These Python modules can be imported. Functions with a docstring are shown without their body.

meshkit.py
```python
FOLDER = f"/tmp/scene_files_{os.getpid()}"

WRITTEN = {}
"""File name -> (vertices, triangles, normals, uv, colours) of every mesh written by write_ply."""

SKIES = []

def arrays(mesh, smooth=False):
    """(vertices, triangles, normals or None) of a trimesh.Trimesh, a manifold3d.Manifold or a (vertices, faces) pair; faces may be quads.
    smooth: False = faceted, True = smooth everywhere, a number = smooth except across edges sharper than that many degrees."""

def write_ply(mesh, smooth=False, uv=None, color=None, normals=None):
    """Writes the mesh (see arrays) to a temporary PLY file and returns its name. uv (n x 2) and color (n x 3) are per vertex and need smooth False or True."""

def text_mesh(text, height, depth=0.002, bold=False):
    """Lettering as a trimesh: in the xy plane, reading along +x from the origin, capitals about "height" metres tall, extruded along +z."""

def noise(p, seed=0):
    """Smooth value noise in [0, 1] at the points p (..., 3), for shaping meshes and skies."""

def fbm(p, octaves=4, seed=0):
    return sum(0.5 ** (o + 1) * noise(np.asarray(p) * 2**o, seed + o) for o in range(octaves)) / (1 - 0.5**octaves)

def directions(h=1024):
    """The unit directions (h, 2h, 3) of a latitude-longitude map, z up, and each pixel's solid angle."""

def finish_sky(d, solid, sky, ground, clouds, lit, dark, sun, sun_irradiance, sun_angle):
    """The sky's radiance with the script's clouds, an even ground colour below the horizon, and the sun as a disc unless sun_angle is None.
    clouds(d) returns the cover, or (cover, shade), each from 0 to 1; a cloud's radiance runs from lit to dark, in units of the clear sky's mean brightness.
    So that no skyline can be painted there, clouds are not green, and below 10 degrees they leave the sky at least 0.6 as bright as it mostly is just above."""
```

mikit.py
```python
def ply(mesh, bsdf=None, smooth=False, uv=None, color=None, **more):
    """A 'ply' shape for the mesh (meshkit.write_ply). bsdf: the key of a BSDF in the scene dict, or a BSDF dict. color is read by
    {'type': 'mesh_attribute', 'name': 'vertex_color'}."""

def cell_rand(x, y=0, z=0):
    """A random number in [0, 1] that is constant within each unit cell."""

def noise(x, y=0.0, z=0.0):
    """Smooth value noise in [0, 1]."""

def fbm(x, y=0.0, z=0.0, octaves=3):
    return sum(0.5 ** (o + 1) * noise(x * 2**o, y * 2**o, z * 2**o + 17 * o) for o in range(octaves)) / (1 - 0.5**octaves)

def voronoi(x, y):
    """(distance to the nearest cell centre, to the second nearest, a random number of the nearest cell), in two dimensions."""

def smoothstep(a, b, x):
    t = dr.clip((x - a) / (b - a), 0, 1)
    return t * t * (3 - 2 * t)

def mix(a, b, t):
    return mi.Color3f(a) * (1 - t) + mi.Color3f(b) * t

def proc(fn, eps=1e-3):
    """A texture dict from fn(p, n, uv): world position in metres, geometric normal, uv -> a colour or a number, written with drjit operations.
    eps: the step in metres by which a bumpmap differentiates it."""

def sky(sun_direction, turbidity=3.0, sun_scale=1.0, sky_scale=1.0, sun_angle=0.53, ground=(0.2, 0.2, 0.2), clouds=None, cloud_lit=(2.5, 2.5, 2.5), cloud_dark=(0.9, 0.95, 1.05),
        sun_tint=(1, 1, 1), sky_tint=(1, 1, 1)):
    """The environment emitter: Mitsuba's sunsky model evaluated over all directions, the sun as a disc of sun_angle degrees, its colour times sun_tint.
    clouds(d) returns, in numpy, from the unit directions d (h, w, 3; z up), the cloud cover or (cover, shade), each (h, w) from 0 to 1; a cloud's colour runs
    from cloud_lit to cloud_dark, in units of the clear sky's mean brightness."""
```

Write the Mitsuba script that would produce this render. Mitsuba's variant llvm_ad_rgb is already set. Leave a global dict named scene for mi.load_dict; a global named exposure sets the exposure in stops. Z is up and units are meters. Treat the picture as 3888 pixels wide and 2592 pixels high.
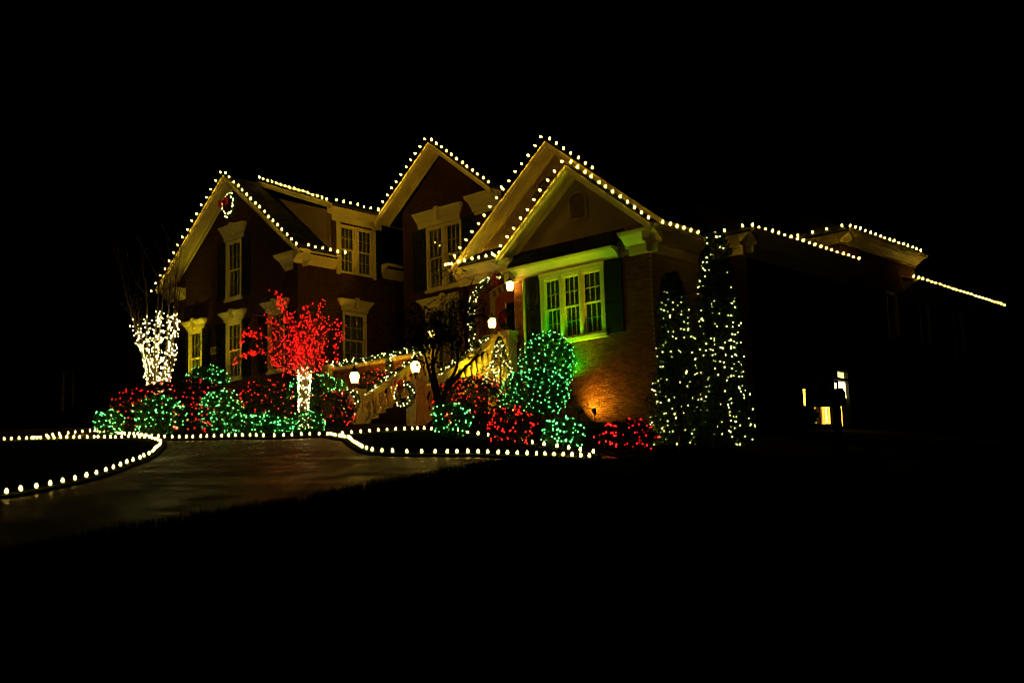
import math
import numpy as np, trimesh, mitsuba as mi, mikit, meshkit
import drjit as dr
from shapely.geometry import Polygon, Point, LineString
from shapely import contains_xy
from scipy.spatial import Delaunay

# ------------------------------------------------------------------ camera, sky, exposure
ScT = mi.ScalarTransform4f
YAW, PITCH, ROLL = -0.72698, 0.157674, 0.0320091
cyw, syw, cp, sp_, cr, sr = math.cos(YAW), math.sin(YAW), math.cos(PITCH), math.sin(PITCH), math.cos(ROLL), math.sin(ROLL)
FWD = np.array([syw*cp, cyw*cp, sp_]); R0 = np.array([cyw, -syw, 0]); D0 = np.cross(FWD, R0)
DOWN = -sr*R0 + cr*D0
exposure = 0.0
scene = {'camera': {'type': 'perspective', 'fov': 2*math.degrees(math.atan(1944/4640.645)), 'fov_axis': 'x', 'near_clip': 0.1, 'far_clip': 500.0,
                    'to_world': ScT().look_at([0, 0, 0], FWD.tolist(), (-DOWN).tolist())},
         'night_sky': {**mikit.sky([-0.4, 0.3, 0.12], sun_scale=0.0, sky_scale=6e-6), 'sampling_weight': 1.0}}
labels = {}
# light colours (radiance)
WARM = [17.0, 11.0, 2.0]; ROOFW = [23.0, 14.3, 1.7]; MINIW = [6.5, 5.5, 1.9]; GREEN = [0.6, 5.2, 1.05]; RED = [4.6, 0.02, 0.024]; GLOBE = [22.0, 13.5, 1.9]; MYRTLEW = [9.0, 7.4, 2.4]

# ------------------------------------------------------------------ helpers
rng = np.random.default_rng(11)
used = {}
def key(name):
    n = used.get(name, 0); used[name] = n + 1
    return name if n == 0 else f'{name}_{n:03d}'
def thing(name, label, cat, group=None):
    k = key(name); labels[k] = {'label': label, 'category': cat}
    if group: labels[k]['group'] = group
    return k
def norm(v): v = np.asarray(v, float); return v/np.maximum(np.linalg.norm(v, axis=-1, keepdims=True), 1e-12)
class Fr:                                     # a wall's own axes: a along it, b up, c outward
    def __init__(s, O, U, N): s.O, s.U, s.N = (np.array(q, float) for q in (O, U, N))
    def __call__(s, a, b, c): return s.O + np.multiply.outer(np.asarray(a, float), s.U) + np.multiply.outer(np.asarray(b, float), [0, 0, 1.]) + np.multiply.outer(np.asarray(c, float), s.N)
def front(y): return Fr((0, y, 0), (1, 0, 0), (0, -1, 0))
def right(x): return Fr((x, 0, 0), (0, 1, 0), (1, 0, 0))
WORLD = Fr((0, 0, 0), (1, 0, 0), (0, 1, 0))    # a=x, b=z, c=y
BOXF = np.array([[0,1,3,2],[4,6,7,5],[0,4,5,1],[2,3,7,6],[0,2,6,4],[1,5,7,3]])
ICO = trimesh.creation.icosahedron(); IV, IF = np.array(ICO.vertices), np.array(ICO.faces)
class MB:
    def __init__(s): s.v, s.f, s.n = [], [], 0
    def add(s, v, f):
        v = np.asarray(v, float); f = np.asarray(f, int)
        if f.shape[1] == 4: f = np.vstack([f[:, [0, 1, 2]], f[:, [0, 2, 3]]])
        s.v.append(v); s.f.append(f + s.n); s.n += len(v); return s
    def box(s, F, a0, a1, b0, b1, c0, c1):
        a, b, c = np.meshgrid([a0, a1], [b0, b1], [c0, c1], indexing='ij')
        return s.add(F(a.ravel(), b.ravel(), c.ravel()), BOXF)
    def prof(s, F, a0, a1, pts):               # a profile (c, b) run along a
        p = np.array(pts, float); n = len(p); i = np.arange(n); j = (i+1) % n
        s.add(np.vstack([F(np.full(n, a0), p[:, 1], p[:, 0]), F(np.full(n, a1), p[:, 1], p[:, 0])]), np.stack([i, j, j+n, i+n], 1))
        t = trimesh.creation.triangulate_polygon(Polygon(p), engine='earcut')
        for a in (a0, a1): s.add(F(np.full(len(t[0]), a), t[0][:, 1], t[0][:, 0]), t[1])
        return s
    def poly(s, F, P, c0, c1):                 # a flat polygon (a, b) with holes, given thickness
        m = trimesh.creation.extrude_polygon(P, c1-c0, engine='earcut')
        return s.add(F(m.vertices[:, 0], m.vertices[:, 1], m.vertices[:, 2]+c0), m.faces)
    def tube(s, pts, r, k=6):
        p = np.asarray(pts, float); r = np.broadcast_to(r, (len(p),)); t = norm(np.gradient(p, axis=0))
        a = norm(np.cross(t, np.where(np.abs(t[:, 2:]) < .9, [0, 0, 1.], [1., 0, 0]))); b = np.cross(t, a); g = np.arange(k)*2*np.pi/k
        v = p[:, None] + r[:, None, None]*(np.cos(g)[None, :, None]*a[:, None] + np.sin(g)[None, :, None]*b[:, None])
        i, j = np.meshgrid(np.arange(len(p)-1), np.arange(k), indexing='ij')
        s.add(v.reshape(-1, 3), np.stack([i*k+j, i*k+(j+1) % k, (i+1)*k+(j+1) % k, (i+1)*k+j], -1).reshape(-1, 4))
        for e, q in ((0, p[0]), (len(p)-1, p[-1])): s.add(np.vstack([v[e], q]), [[x, (x+1) % k, k] for x in range(k)])
        return s
    def lathe(s, c, prof, k=16, up=(0, 0, 1), fl=None):
        pr = np.array(prof, float); up = norm(up); a = norm(np.cross(up, [0.3, .9, .1])); b = np.cross(up, a); g = np.arange(k)*2*np.pi/k
        v = np.asarray(c) + pr[:, 1, None, None]*up + pr[:, 0, None, None]*(np.cos(g)[None, :, None]*a + np.sin(g)[None, :, None]*b)
        i, j = np.meshgrid(np.arange(len(pr)-1), np.arange(k), indexing='ij')
        return s.add(v.reshape(-1, 3), np.stack([i*k+j, i*k+(j+1) % k, (i+1)*k+(j+1) % k, (i+1)*k+j], -1).reshape(-1, 4))
    def dots(s, C, r):                          # little bulbs
        C = np.asarray(C, float); r = np.broadcast_to(r, (len(C),))
        v = C[:, None] + IV[None]*r[:, None, None]*np.array([1, 1, 1.25])
        return s.add(v.reshape(-1, 3), (IF[None] + (np.arange(len(C))*len(IV))[:, None, None]).reshape(-1, 3))
    def leaves(s, C, out, ln, wd, rg, droop=0.0, spread=.9):
        n = len(C); d = norm(np.asarray(out) + rg.normal(0, spread, (n, 3)) + [0, 0, -droop]); sd = norm(np.cross(d, norm(rg.normal(0, 1, (n, 3)))))
        up = np.cross(sd, d); L = ln*rg.uniform(.7, 1.3, (n, 1)); W = wd*rg.uniform(.7, 1.3, (n, 1)); C = np.asarray(C)
        v = np.stack([C, C+d*L*.5+sd*W+up*W*.4, C+d*L, C+d*L*.5-sd*W+up*W*.4], 1)
        return s.add(v.reshape(-1, 3), np.arange(4*n).reshape(-1, 4))
    def get(s): return np.vstack(s.v), np.vstack(s.f)
def put(k, mb, mat, smooth=False, **more):
    v, f = mb.get() if isinstance(mb, MB) else mb
    scene[k] = mikit.ply((v, f), mat, smooth, **more); return k
def part(parent, name, mb, mat, smooth=False, kind=None, label=None, **more):
    k = put(key(f'{parent}__{name}'), mb, mat, smooth, **more)
    if kind or label: labels[k] = {a: b for a, b in (('kind', kind), ('label', label)) if b}
    return k
def structure(name, mb, mat, label=None, smooth=False):
    k = put(key(name), mb, mat, smooth); labels[k] = {'kind': 'structure', **({'label': label} if label else {})}
def lit(rad, w=1.0): return {'type': 'area', 'radiance': {'type': 'rgb', 'value': list(rad)}, 'sampling_weight': float(w)}

# ------------------------------------------------------------------ materials
def two(b): return {'type': 'twosided', 'bsdf': b}
def dif(c): return two({'type': 'diffuse', 'reflectance': c if isinstance(c, dict) else {'type': 'rgb', 'value': list(c)}})
def pri(c, rough=.6, **k): return two({'type': 'principled', 'base_color': c if isinstance(c, dict) else {'type': 'rgb', 'value': list(c)}, 'roughness': rough, **k})
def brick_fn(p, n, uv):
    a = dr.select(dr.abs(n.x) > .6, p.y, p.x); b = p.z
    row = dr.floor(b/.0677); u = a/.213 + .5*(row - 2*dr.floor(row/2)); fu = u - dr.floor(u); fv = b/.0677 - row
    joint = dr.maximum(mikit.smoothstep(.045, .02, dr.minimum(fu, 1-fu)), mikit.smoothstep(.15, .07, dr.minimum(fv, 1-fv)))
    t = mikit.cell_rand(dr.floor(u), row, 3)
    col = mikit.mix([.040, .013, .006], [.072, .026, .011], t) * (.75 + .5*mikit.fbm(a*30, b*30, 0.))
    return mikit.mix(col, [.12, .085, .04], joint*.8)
def paint_fn(p, n, uv): return mi.Color3f(.76, .64, .25)*(.86 + .2*mikit.fbm(p.x*3+p.z, p.y*3, p.z*5))
def stucco_fn(p, n, uv): return mi.Color3f(.30, .21, .09)*(.75 + .4*mikit.fbm(p.x*2, p.y*2, p.z*2.5, 4))
def shingle_fn(p, n, uv):
    row = dr.floor(p.z/.1); t = mikit.cell_rand(dr.floor((p.x+p.y)/.25+.5*row), row, 1)
    return mi.Color3f(.022, .02, .018)*(.5 + t)
def concrete_fn(p, n, uv):
    w = mikit.fbm(p.x*.7, p.y*1.4, 2.0, 4); f = mikit.fbm(p.x*9, p.y*9, 1.0, 3)
    return mi.Color3f(.085, .052, .02)*(.45 + .55*w + .35*f*w)
def conc_rough(p, n, uv): return .32 + .42*mikit.fbm(p.x*1.6, p.y*2.4, 5.0, 3)
def soil_fn(p, n, uv): return mi.Color3f(.028, .024, .013)*(.4 + 1.2*mikit.fbm(p.x*6, p.y*6, 0., 4))
def grass_fn(p, n, uv): return mi.Color3f(.018, .024, .008)*(.4 + 1.2*mikit.fbm(p.x*8, p.y*8, 0., 4))
def stone_fn(p, n, uv): return mi.Color3f(.66, .52, .24)*(.72 + .42*mikit.fbm(p.x*5, p.y*5, p.z*5, 4))
def bark_fn(p, n, uv): return mi.Color3f(.14, .10, .06)*(.5 + mikit.fbm(p.x*20, p.y*20, p.z*5, 3))
def bump(b, fn, s=.004, eps=2e-3): return two({'type': 'bumpmap', 'arbitrary': mikit.proc(fn, eps), 'scale': s, 'nested': b})
scene['brick'] = dif(mikit.proc(brick_fn))
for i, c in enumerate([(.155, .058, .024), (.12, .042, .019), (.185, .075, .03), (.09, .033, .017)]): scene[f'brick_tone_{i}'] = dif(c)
scene['dark_step'] = dif((.022, .013, .008)); scene['brick_pale'] = dif((.46, .32, .14))
scene['mortar'] = dif((.40, .30, .15))
scene['paint'] = pri(mikit.proc(paint_fn), .55)
scene['stucco'] = dif(mikit.proc(stucco_fn))
scene['shingle'] = dif(mikit.proc(shingle_fn))
scene['concrete'] = pri(mikit.proc(concrete_fn), mikit.proc(conc_rough), specular=.13)
scene['soil'] = dif(mikit.proc(soil_fn)); scene['turf'] = dif(mikit.proc(grass_fn))
def conc_bump(p, n, uv): return mikit.fbm(p.x*14, p.y*14, 3.0, 3)
scene['concrete'] = two({'type': 'bumpmap', 'arbitrary': mikit.proc(conc_bump, .01), 'scale': .0002, 'nested': scene['concrete']['bsdf']})
scene['asphalt'] = dif((.03, .03, .03))
scene['cast_stone'] = dif(mikit.proc(stone_fn))
scene['bark'] = dif(mikit.proc(bark_fn)); scene['dark_bark'] = dif((.03, .02, .013))
scene['shutter_paint'] = pri((.008, .010, .007), .6, specular=.2)
scene['glass'] = {'type': 'thindielectric'}
scene['blind_slat'] = dif((.17, .2, .09))
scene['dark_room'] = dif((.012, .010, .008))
scene['leaf_dark'] = dif((.022, .042, .014)); scene['leaf_mid'] = dif((.04, .10, .025)); scene['needle'] = dif((.022, .055, .014)); scene['blade'] = dif((.05, .062, .018))
scene['leaf_maple'] = dif((.016, .010, .006))
scene['ribbon'] = dif((.36, .012, .010)); scene['iron'] = pri((.008, .008, .008), .4)
scene['door_wood'] = pri((.28, .055, .022), .4); scene['wire'] = dif((.02, .035, .018)); scene['bulb_glass'] = dif((.6, .6, .6))
scene['brass'] = {'type': 'roughconductor', 'material': 'Cu', 'alpha': .25}
scene['drape'] = dif((.5, .3, .1)); scene['black_paint'] = dif((.006, .006, .007))

# ------------------------------------------------------------------ terrain: a slope that rises from the street to the house
HX, HY = -.6646, .7472
def T(x, y):
    x = np.asarray(x, float); y = np.asarray(y, float); h = HX*x+HY*y; l = HY*x-HX*y
    s = lambda t, k: np.logaddexp(0, t*k)/k
    b = -1.9+.148*h-.12*s(h-41, 1.2)-.09*s(l-2, 1.0)
    return b+s(-1.75-b, 6.0)
ROWS = {'A':[[-18.14,8.77],[-18.29,9.08],[-18.48,9.41],[-18.68,9.74],[-18.9,10.07],[-19.12,10.41],[-19.41,10.77],[-19.72,11.14],[-20.07,11.51],[-20.44,11.88],[-20.83,12.25],[-21.24,12.61],[-21.6,12.97],[-21.97,13.35],[-22.37,13.69],[-22.8,14.07],[-23.28,14.45],[-23.82,14.84],[-24.38,15.24],[-24.95,15.66],[-25.55,16.07],[-26.12,16.43],[-26.67,16.7],[-27.12,16.91],[-27.52,17.06],[-27.88,17.21]],
 'B':[[-27.88,17.21],[-28.17,17.24],[-28.45,17.26],[-28.7,17.27],[-28.9,17.2],[-29.02,17.09],[-29.14,16.97],[-29.3,16.93],[-29.53,16.89],[-29.75,16.83],[-29.86,16.77],[-30.01,16.66],[-30.23,16.56],[-30.41,16.49],[-30.6,16.4],[-30.76,16.31],[-30.94,16.22],[-31.13,16.14],[-31.34,16.04],[-31.45,16.0],[-31.53,15.95],[-31.57,15.9],[-31.65,15.8],[-31.78,15.66],[-31.92,15.51],[-32.06,15.38]],
 'C':[[-32.12,16.61],[-32.3,16.88],[-32.44,17.15],[-32.53,17.47],[-32.7,17.77],[-32.88,18.09],[-32.96,18.38],[-32.94,18.5],[-32.75,18.45],[-32.46,18.35],[-32.17,18.25],[-31.93,18.18],[-31.72,18.12],[-31.52,18.07],[-31.36,18.03],[-31.22,18.0],[-31.1,18.01],[-30.91,18.01],[-30.7,17.97],[-30.43,17.91],[-30.19,17.87],[-30.0,17.89],[-29.83,17.92],[-29.63,17.92],[-29.39,17.86],[-29.13,17.75],[-28.89,17.69],[-28.68,17.63],[-28.46,17.63]],
 'D':[[-28.0,17.53],[-27.68,17.52],[-27.38,17.55],[-27.16,17.61],[-26.95,17.69],[-26.81,17.79],[-26.65,17.91],[-26.55,18.03],[-26.4,18.14],[-26.24,18.26],[-26.08,18.36],[-25.94,18.47],[-25.79,18.57],[-25.58,18.65],[-25.32,18.66],[-25.03,18.66],[-24.74,18.78],[-24.56,18.92],[-24.46,19.12],[-24.32,19.29],[-24.17,19.45],[-23.95,19.56],[-23.75,19.66],[-23.59,19.64],[-23.38,19.53],[-23.1,19.38],[-22.82,19.26],[-22.6,19.16],[-22.42,19.09],[-22.19,19.0],[-21.93,18.82],[-21.57,18.55],[-21.17,18.24],[-20.73,17.92],[-20.3,17.63],[-19.87,17.33],[-19.46,17.04],[-19.01,16.77],[-18.61,16.57],[-18.21,16.47],[-17.89,16.46],[-17.54,16.52],[-17.23,16.61],[-16.94,16.69],[-16.7,16.78],[-16.51,16.86],[-16.31,16.96],[-16.1,17.02],[-15.88,17.05],[-15.62,17.05],[-15.39,17.07],[-15.17,17.1],[-14.97,17.15],[-14.77,17.18],[-14.57,17.19],[-14.37,17.22],[-14.19,17.26],[-14.02,17.31],[-13.85,17.34],[-13.65,17.34]],
 'E':[[-23.6,20.02],[-23.53,20.26],[-23.5,20.54],[-23.5,20.84],[-23.46,21.1],[-23.39,21.33],[-23.26,21.52],[-23.12,21.7],[-22.98,21.84],[-22.87,21.92],[-22.65,21.95],[-22.35,21.92],[-21.94,21.81],[-21.48,21.66],[-20.96,21.46],[-20.39,21.21],[-19.77,20.92],[-19.15,20.61],[-18.53,20.29],[-17.91,19.97],[-17.29,19.64],[-16.7,19.32],[-16.14,19.03],[-15.61,18.78],[-15.13,18.58],[-14.68,18.37],[-14.2,18.16]]}
ROWS = {k: np.array(v) for k, v in ROWS.items()}
def sheet(P, dz, step=.5):
    P = P.buffer(0); pts = []
    g = max(P.geoms, key=lambda q: q.area) if hasattr(P, 'geoms') else P
    for ring in [g.exterior, *g.interiors]:
        L = ring.length; pts += [ring.interpolate(t).coords[0] for t in np.linspace(0, L, max(8, int(L/step*1.6)), endpoint=False)]
    x0, y0, x1, y1 = g.bounds; X, Y = np.meshgrid(np.arange(x0, x1, step), np.arange(y0, y1, step)); X, Y = X.ravel(), Y.ravel()
    ok = contains_xy(g.buffer(-step*.35), X, Y); V = np.vstack([np.array(pts), np.stack([X[ok], Y[ok]], 1)])
    f = Delaunay(V).simplices; c = V[f].mean(1); f = f[contains_xy(g, c[:, 0], c[:, 1])]
    return MB().add(np.column_stack([V, T(V[:, 0], V[:, 1])+dz]), f)
gx, gy = np.meshgrid(np.arange(-95, 45, .8), np.arange(-12, 95, .8), indexing='ij'); ni, nj = gx.shape
ii, jj = np.meshgrid(np.arange(ni-1), np.arange(nj-1), indexing='ij'); qd = np.stack([ii*nj+jj, (ii+1)*nj+jj, (ii+1)*nj+jj+1, ii*nj+jj+1], -1).reshape(-1, 4)
gm = MB().add(np.stack([gx.ravel(), gy.ravel(), T(gx, gy).ravel()-.09], 1), qd)
far = 400.
gm.add([[-far, -far, -2.6], [far, -far, -2.6], [far, far, -2.6], [-far, far, -2.6]], [[0, 1, 2, 3]])
structure('ground', gm, 'turf', 'dark unlit grass slope between the street and the house', True)
structure('driveway', sheet(Polygon([(-12.3, 5.9), (-12.8, 7.7), (-13.2, 9.9), (-13.8, 12.7), (-14.6, 15.9), (-13.6, 18.2), (-24, 24), (-40, 26), (-47, 12), (-30, 0), (-13, 2)]), -.035), 'concrete', 'broad brown concrete driveway sweeping up to the house, faintly lit', True)
def uvp(h, l): return (HX*h+HY*l, HY*h-HX*l)
structure('road', sheet(Polygon([uvp(-7, -40), uvp(-7, 40), uvp(-.5, 40), uvp(-.5, -40)]), -.1, 2.0), 'asphalt', 'dark asphalt street in the foreground')
A, B, C, D, E = (ROWS[k] for k in 'ABCDE')
def island(name, P, mat, lab):
    P = P.buffer(0); P = max(P.geoms, key=lambda q: q.area) if hasattr(P, 'geoms') else P
    structure(name, sheet(P, 0.0, .45), mat, lab, True)
    r = np.array(P.exterior.segmentize(.3).coords); z = T(r[:, 0], r[:, 1]); n = len(r)
    o = np.array(P.buffer(.035).exterior.segmentize(.3).coords)
    mb = MB(); inner = LineString(r); zz = T(o[:, 0], o[:, 1]); q = np.array([inner.interpolate(inner.project(Point(*w))).coords[0] for w in o])
    zq = T(q[:, 0], q[:, 1]); m = len(o); k = np.arange(m-1)
    V = np.vstack([np.column_stack([q, zq+.012]), np.column_stack([o, zz+.006]), np.column_stack([o, zz-.1])])
    mb.add(V, np.vstack([np.stack([k, k+1, k+1+m, k+m], 1), np.stack([k+m, k+1+m, k+1+2*m, k+2*m], 1)]))
    structure('kerb', mb, 'soil', 'low dark edging of the ' + lab)
left_isl = Polygon(np.vstack([A, B, [(-36, 13.5), (-34, 9), (-24, 4), (-19, 6.5)]])).buffer(.11)
right_isl = Polygon(np.vstack([D[22:], E[::-1]])).buffer(.11)
bed = Polygon(np.vstack([C[7:], D[:22], E[:, :]+[-.35, .45], [(-12.5, 19.5), (-9, 45), (-60, 50), (-42, 26)]])).buffer(.14)
island('lawn', left_isl, 'turf', 'dark lawn island ringed by white bulbs at the left')
island('lawn', right_isl, 'turf', 'dark oval lawn in front of the staircase')
island('flower_bed', bed, 'soil', 'planted bed along the front of the house')
# grass along the bulb rows
gm = MB(); pts = []
NEAR = np.array([(-12.3, 5.9), (-12.8, 7.7), (-13.2, 9.9), (-13.8, 12.7), (-14.6, 15.9), (-14.2, 17.4)])
for row, n in ((A, 1500), (B, 900), (C, 800), (D[22:], 1700), (E, 1700)):
    i = rng.integers(0, len(row)-1, n); t = rng.uniform(0, 1, (n, 1)); pts.append(row[i]*(1-t)+row[i+1]*t+rng.normal(0, .16, (n, 2)))
pts = np.vstack(pts); ok = contains_xy(left_isl.union(right_isl).union(bed).buffer(-.10), pts[:, 0], pts[:, 1]); pts = pts[ok]
nshort = len(pts); nn = 9000; i = rng.integers(0, len(NEAR)-1, nn); t = rng.uniform(0, 1, (nn, 1)); pts = np.vstack([pts, NEAR[i]*(1-t)+NEAR[i+1]*t+np.abs(rng.normal(0, .45, (nn, 1)))*[.97, -.1]-[.28, 0]+rng.normal(0, .05, (nn, 2))])
gm.leaves(np.column_stack([pts, T(pts[:, 0], pts[:, 1])-.06]), np.tile([0, 0, 1.], (len(pts), 1)), np.where(np.arange(len(pts)) < nshort, .04, .13)[:, None], .005, rng, spread=.35)
put('grass', gm, 'blade'); labels['grass'] = {'label': 'short grass growing along the rows of ground bulbs', 'category': 'grass', 'kind': 'stuff'}

# ------------------------------------------------------------------ the house
H = thing('house', 'large two storey brick house with four front gables outlined in white bulbs', 'house')
def holes(P, hs):
    for h in hs: P = P.difference(h)
    return P
def rect(a0, a1, b0, b1): return Polygon([(a0, b0), (a1, b0), (a1, b1), (a0, b1)])
def arch(a0, a1, b0, b1, rise, n=14):
    t = np.linspace(0, 1, n); return Polygon([(a0, b0), (a1, b0)] + [(a1+(a0-a1)*q, b1+rise*4*q*(1-q)) for q in t])
NBRICK = [0]
def bricks(parent, F, area, score, limit, proud=.010, depth=.06):
    a0, b0, a1, b1 = area.bounds; rows = []
    for r in range(int(math.floor(b0/.0677)), int(b1/.0677)+1):
        off = .1065*(r % 2)
        for q in range(int((a0-off)/.213)-1, int((a1-off)/.213)+2):
            ca, cb = q*.213+off+.1065, r*.0677+.034
            bx = rect(ca-.1015, ca+.1015, cb-.0285, cb+.0285)
            if area.contains(bx): rows.append((ca-.1015, ca+.1015, cb))
            else:
                g = area.intersection(bx)
                if g.area > .0035 and not hasattr(g, 'geoms'):
                    u0, w0, u1, w1 = g.bounds
                    if (u1-u0)*(w1-w0) < g.area*1.12: rows.append((u0, u1, cb if w1-w0 > .05 else (w0+w1)/2))
    rows.sort(key=lambda q: score((q[0]+q[1])/2, q[2])); rest = [MB() for _ in range(4)]
    for i, (u0, u1, cb) in enumerate(rows):
        t = int(rng.choice(4, p=[.4, .27, .2, .13])); pr = proud+rng.uniform(-.003, .003); e = rng.uniform(-.0015, .0015)
        mb = MB() if i < limit else rest[t]
        mb.box(F, u0, u1, cb-.0285+e, cb+.0285+e, -depth, pr)
        if i < limit: part(parent, 'brick', mb, f'brick_tone_{t}')
    for t in range(4):
        if rest[t].v: part(parent, 'brickwork', rest[t], f'brick_tone_{t}', kind='stuff')
def wall(F, P, mat='brick', th=.24, c=0.0): return part(H, 'wall', MB().poly(F, P, c-th, c), mat)
def crown(mb, F, a0, a1, b0, b1, pr, base=0.0, ret=True):   # cornice that flares outward towards its top
    h = b1-b0; pts = [(base, b0), (base+.03, b0), (base+.04, b0+.18*h), (base+pr*.28, b0+.36*h), (base+pr*.52, b0+.62*h), (base+pr*.86, b0+.76*h), (base+pr*.88, b0+.86*h), (base+pr, b0+.88*h), (base+pr, b1), (base, b1)]
    mb.prof(F, a0, a1, pts)
def flare(mb, F, a0, a1, b0, b1, pr, k):        # block with sloped ends, as a window head
    v = [F(x, z, c) for x, z, c in [(a0+k, b0, 0), (a1-k, b0, 0), (a1, b1, 0), (a0, b1, 0), (a0+k, b0, .05), (a1-k, b0, .05), (a1, b1, pr), (a0, b1, pr)]]
    mb.add(v, [[0, 1, 2, 3], [4, 5, 6, 7], [0, 1, 5, 4], [3, 2, 6, 7], [0, 3, 7, 4], [1, 2, 6, 5]])
def header(F, a0, a1, b0, b1, key_=True):
    mb = MB(); m = b0+(b1-b0)*.38
    mb.box(F, a0+.16, a1-.16, b0, m-.02, .002, .045); mb.box(F, a0+.13, a1-.13, m-.02, m+.03, .002, .07)
    flare(mb, F, a0, a1, m+.03, b1-.05, .17, .10); mb.box(F, a0-.012, a1+.012, b1-.05, b1, .002, .185)
    if key_:
        c = (a0+a1)/2; v = [F(x, z, q) for q in (.003, .2) for x, z in [(c-.055, m-.05), (c+.055, m-.05), (c+.085, b1+.07), (c-.085, b1+.07)]]
        mb.add(v, [[0, 1, 2, 3], [4, 5, 6, 7], [0, 1, 5, 4], [1, 2, 6, 5], [2, 3, 7, 6], [3, 0, 4, 7]])
    part(H, 'window_head', mb, 'paint')
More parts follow.
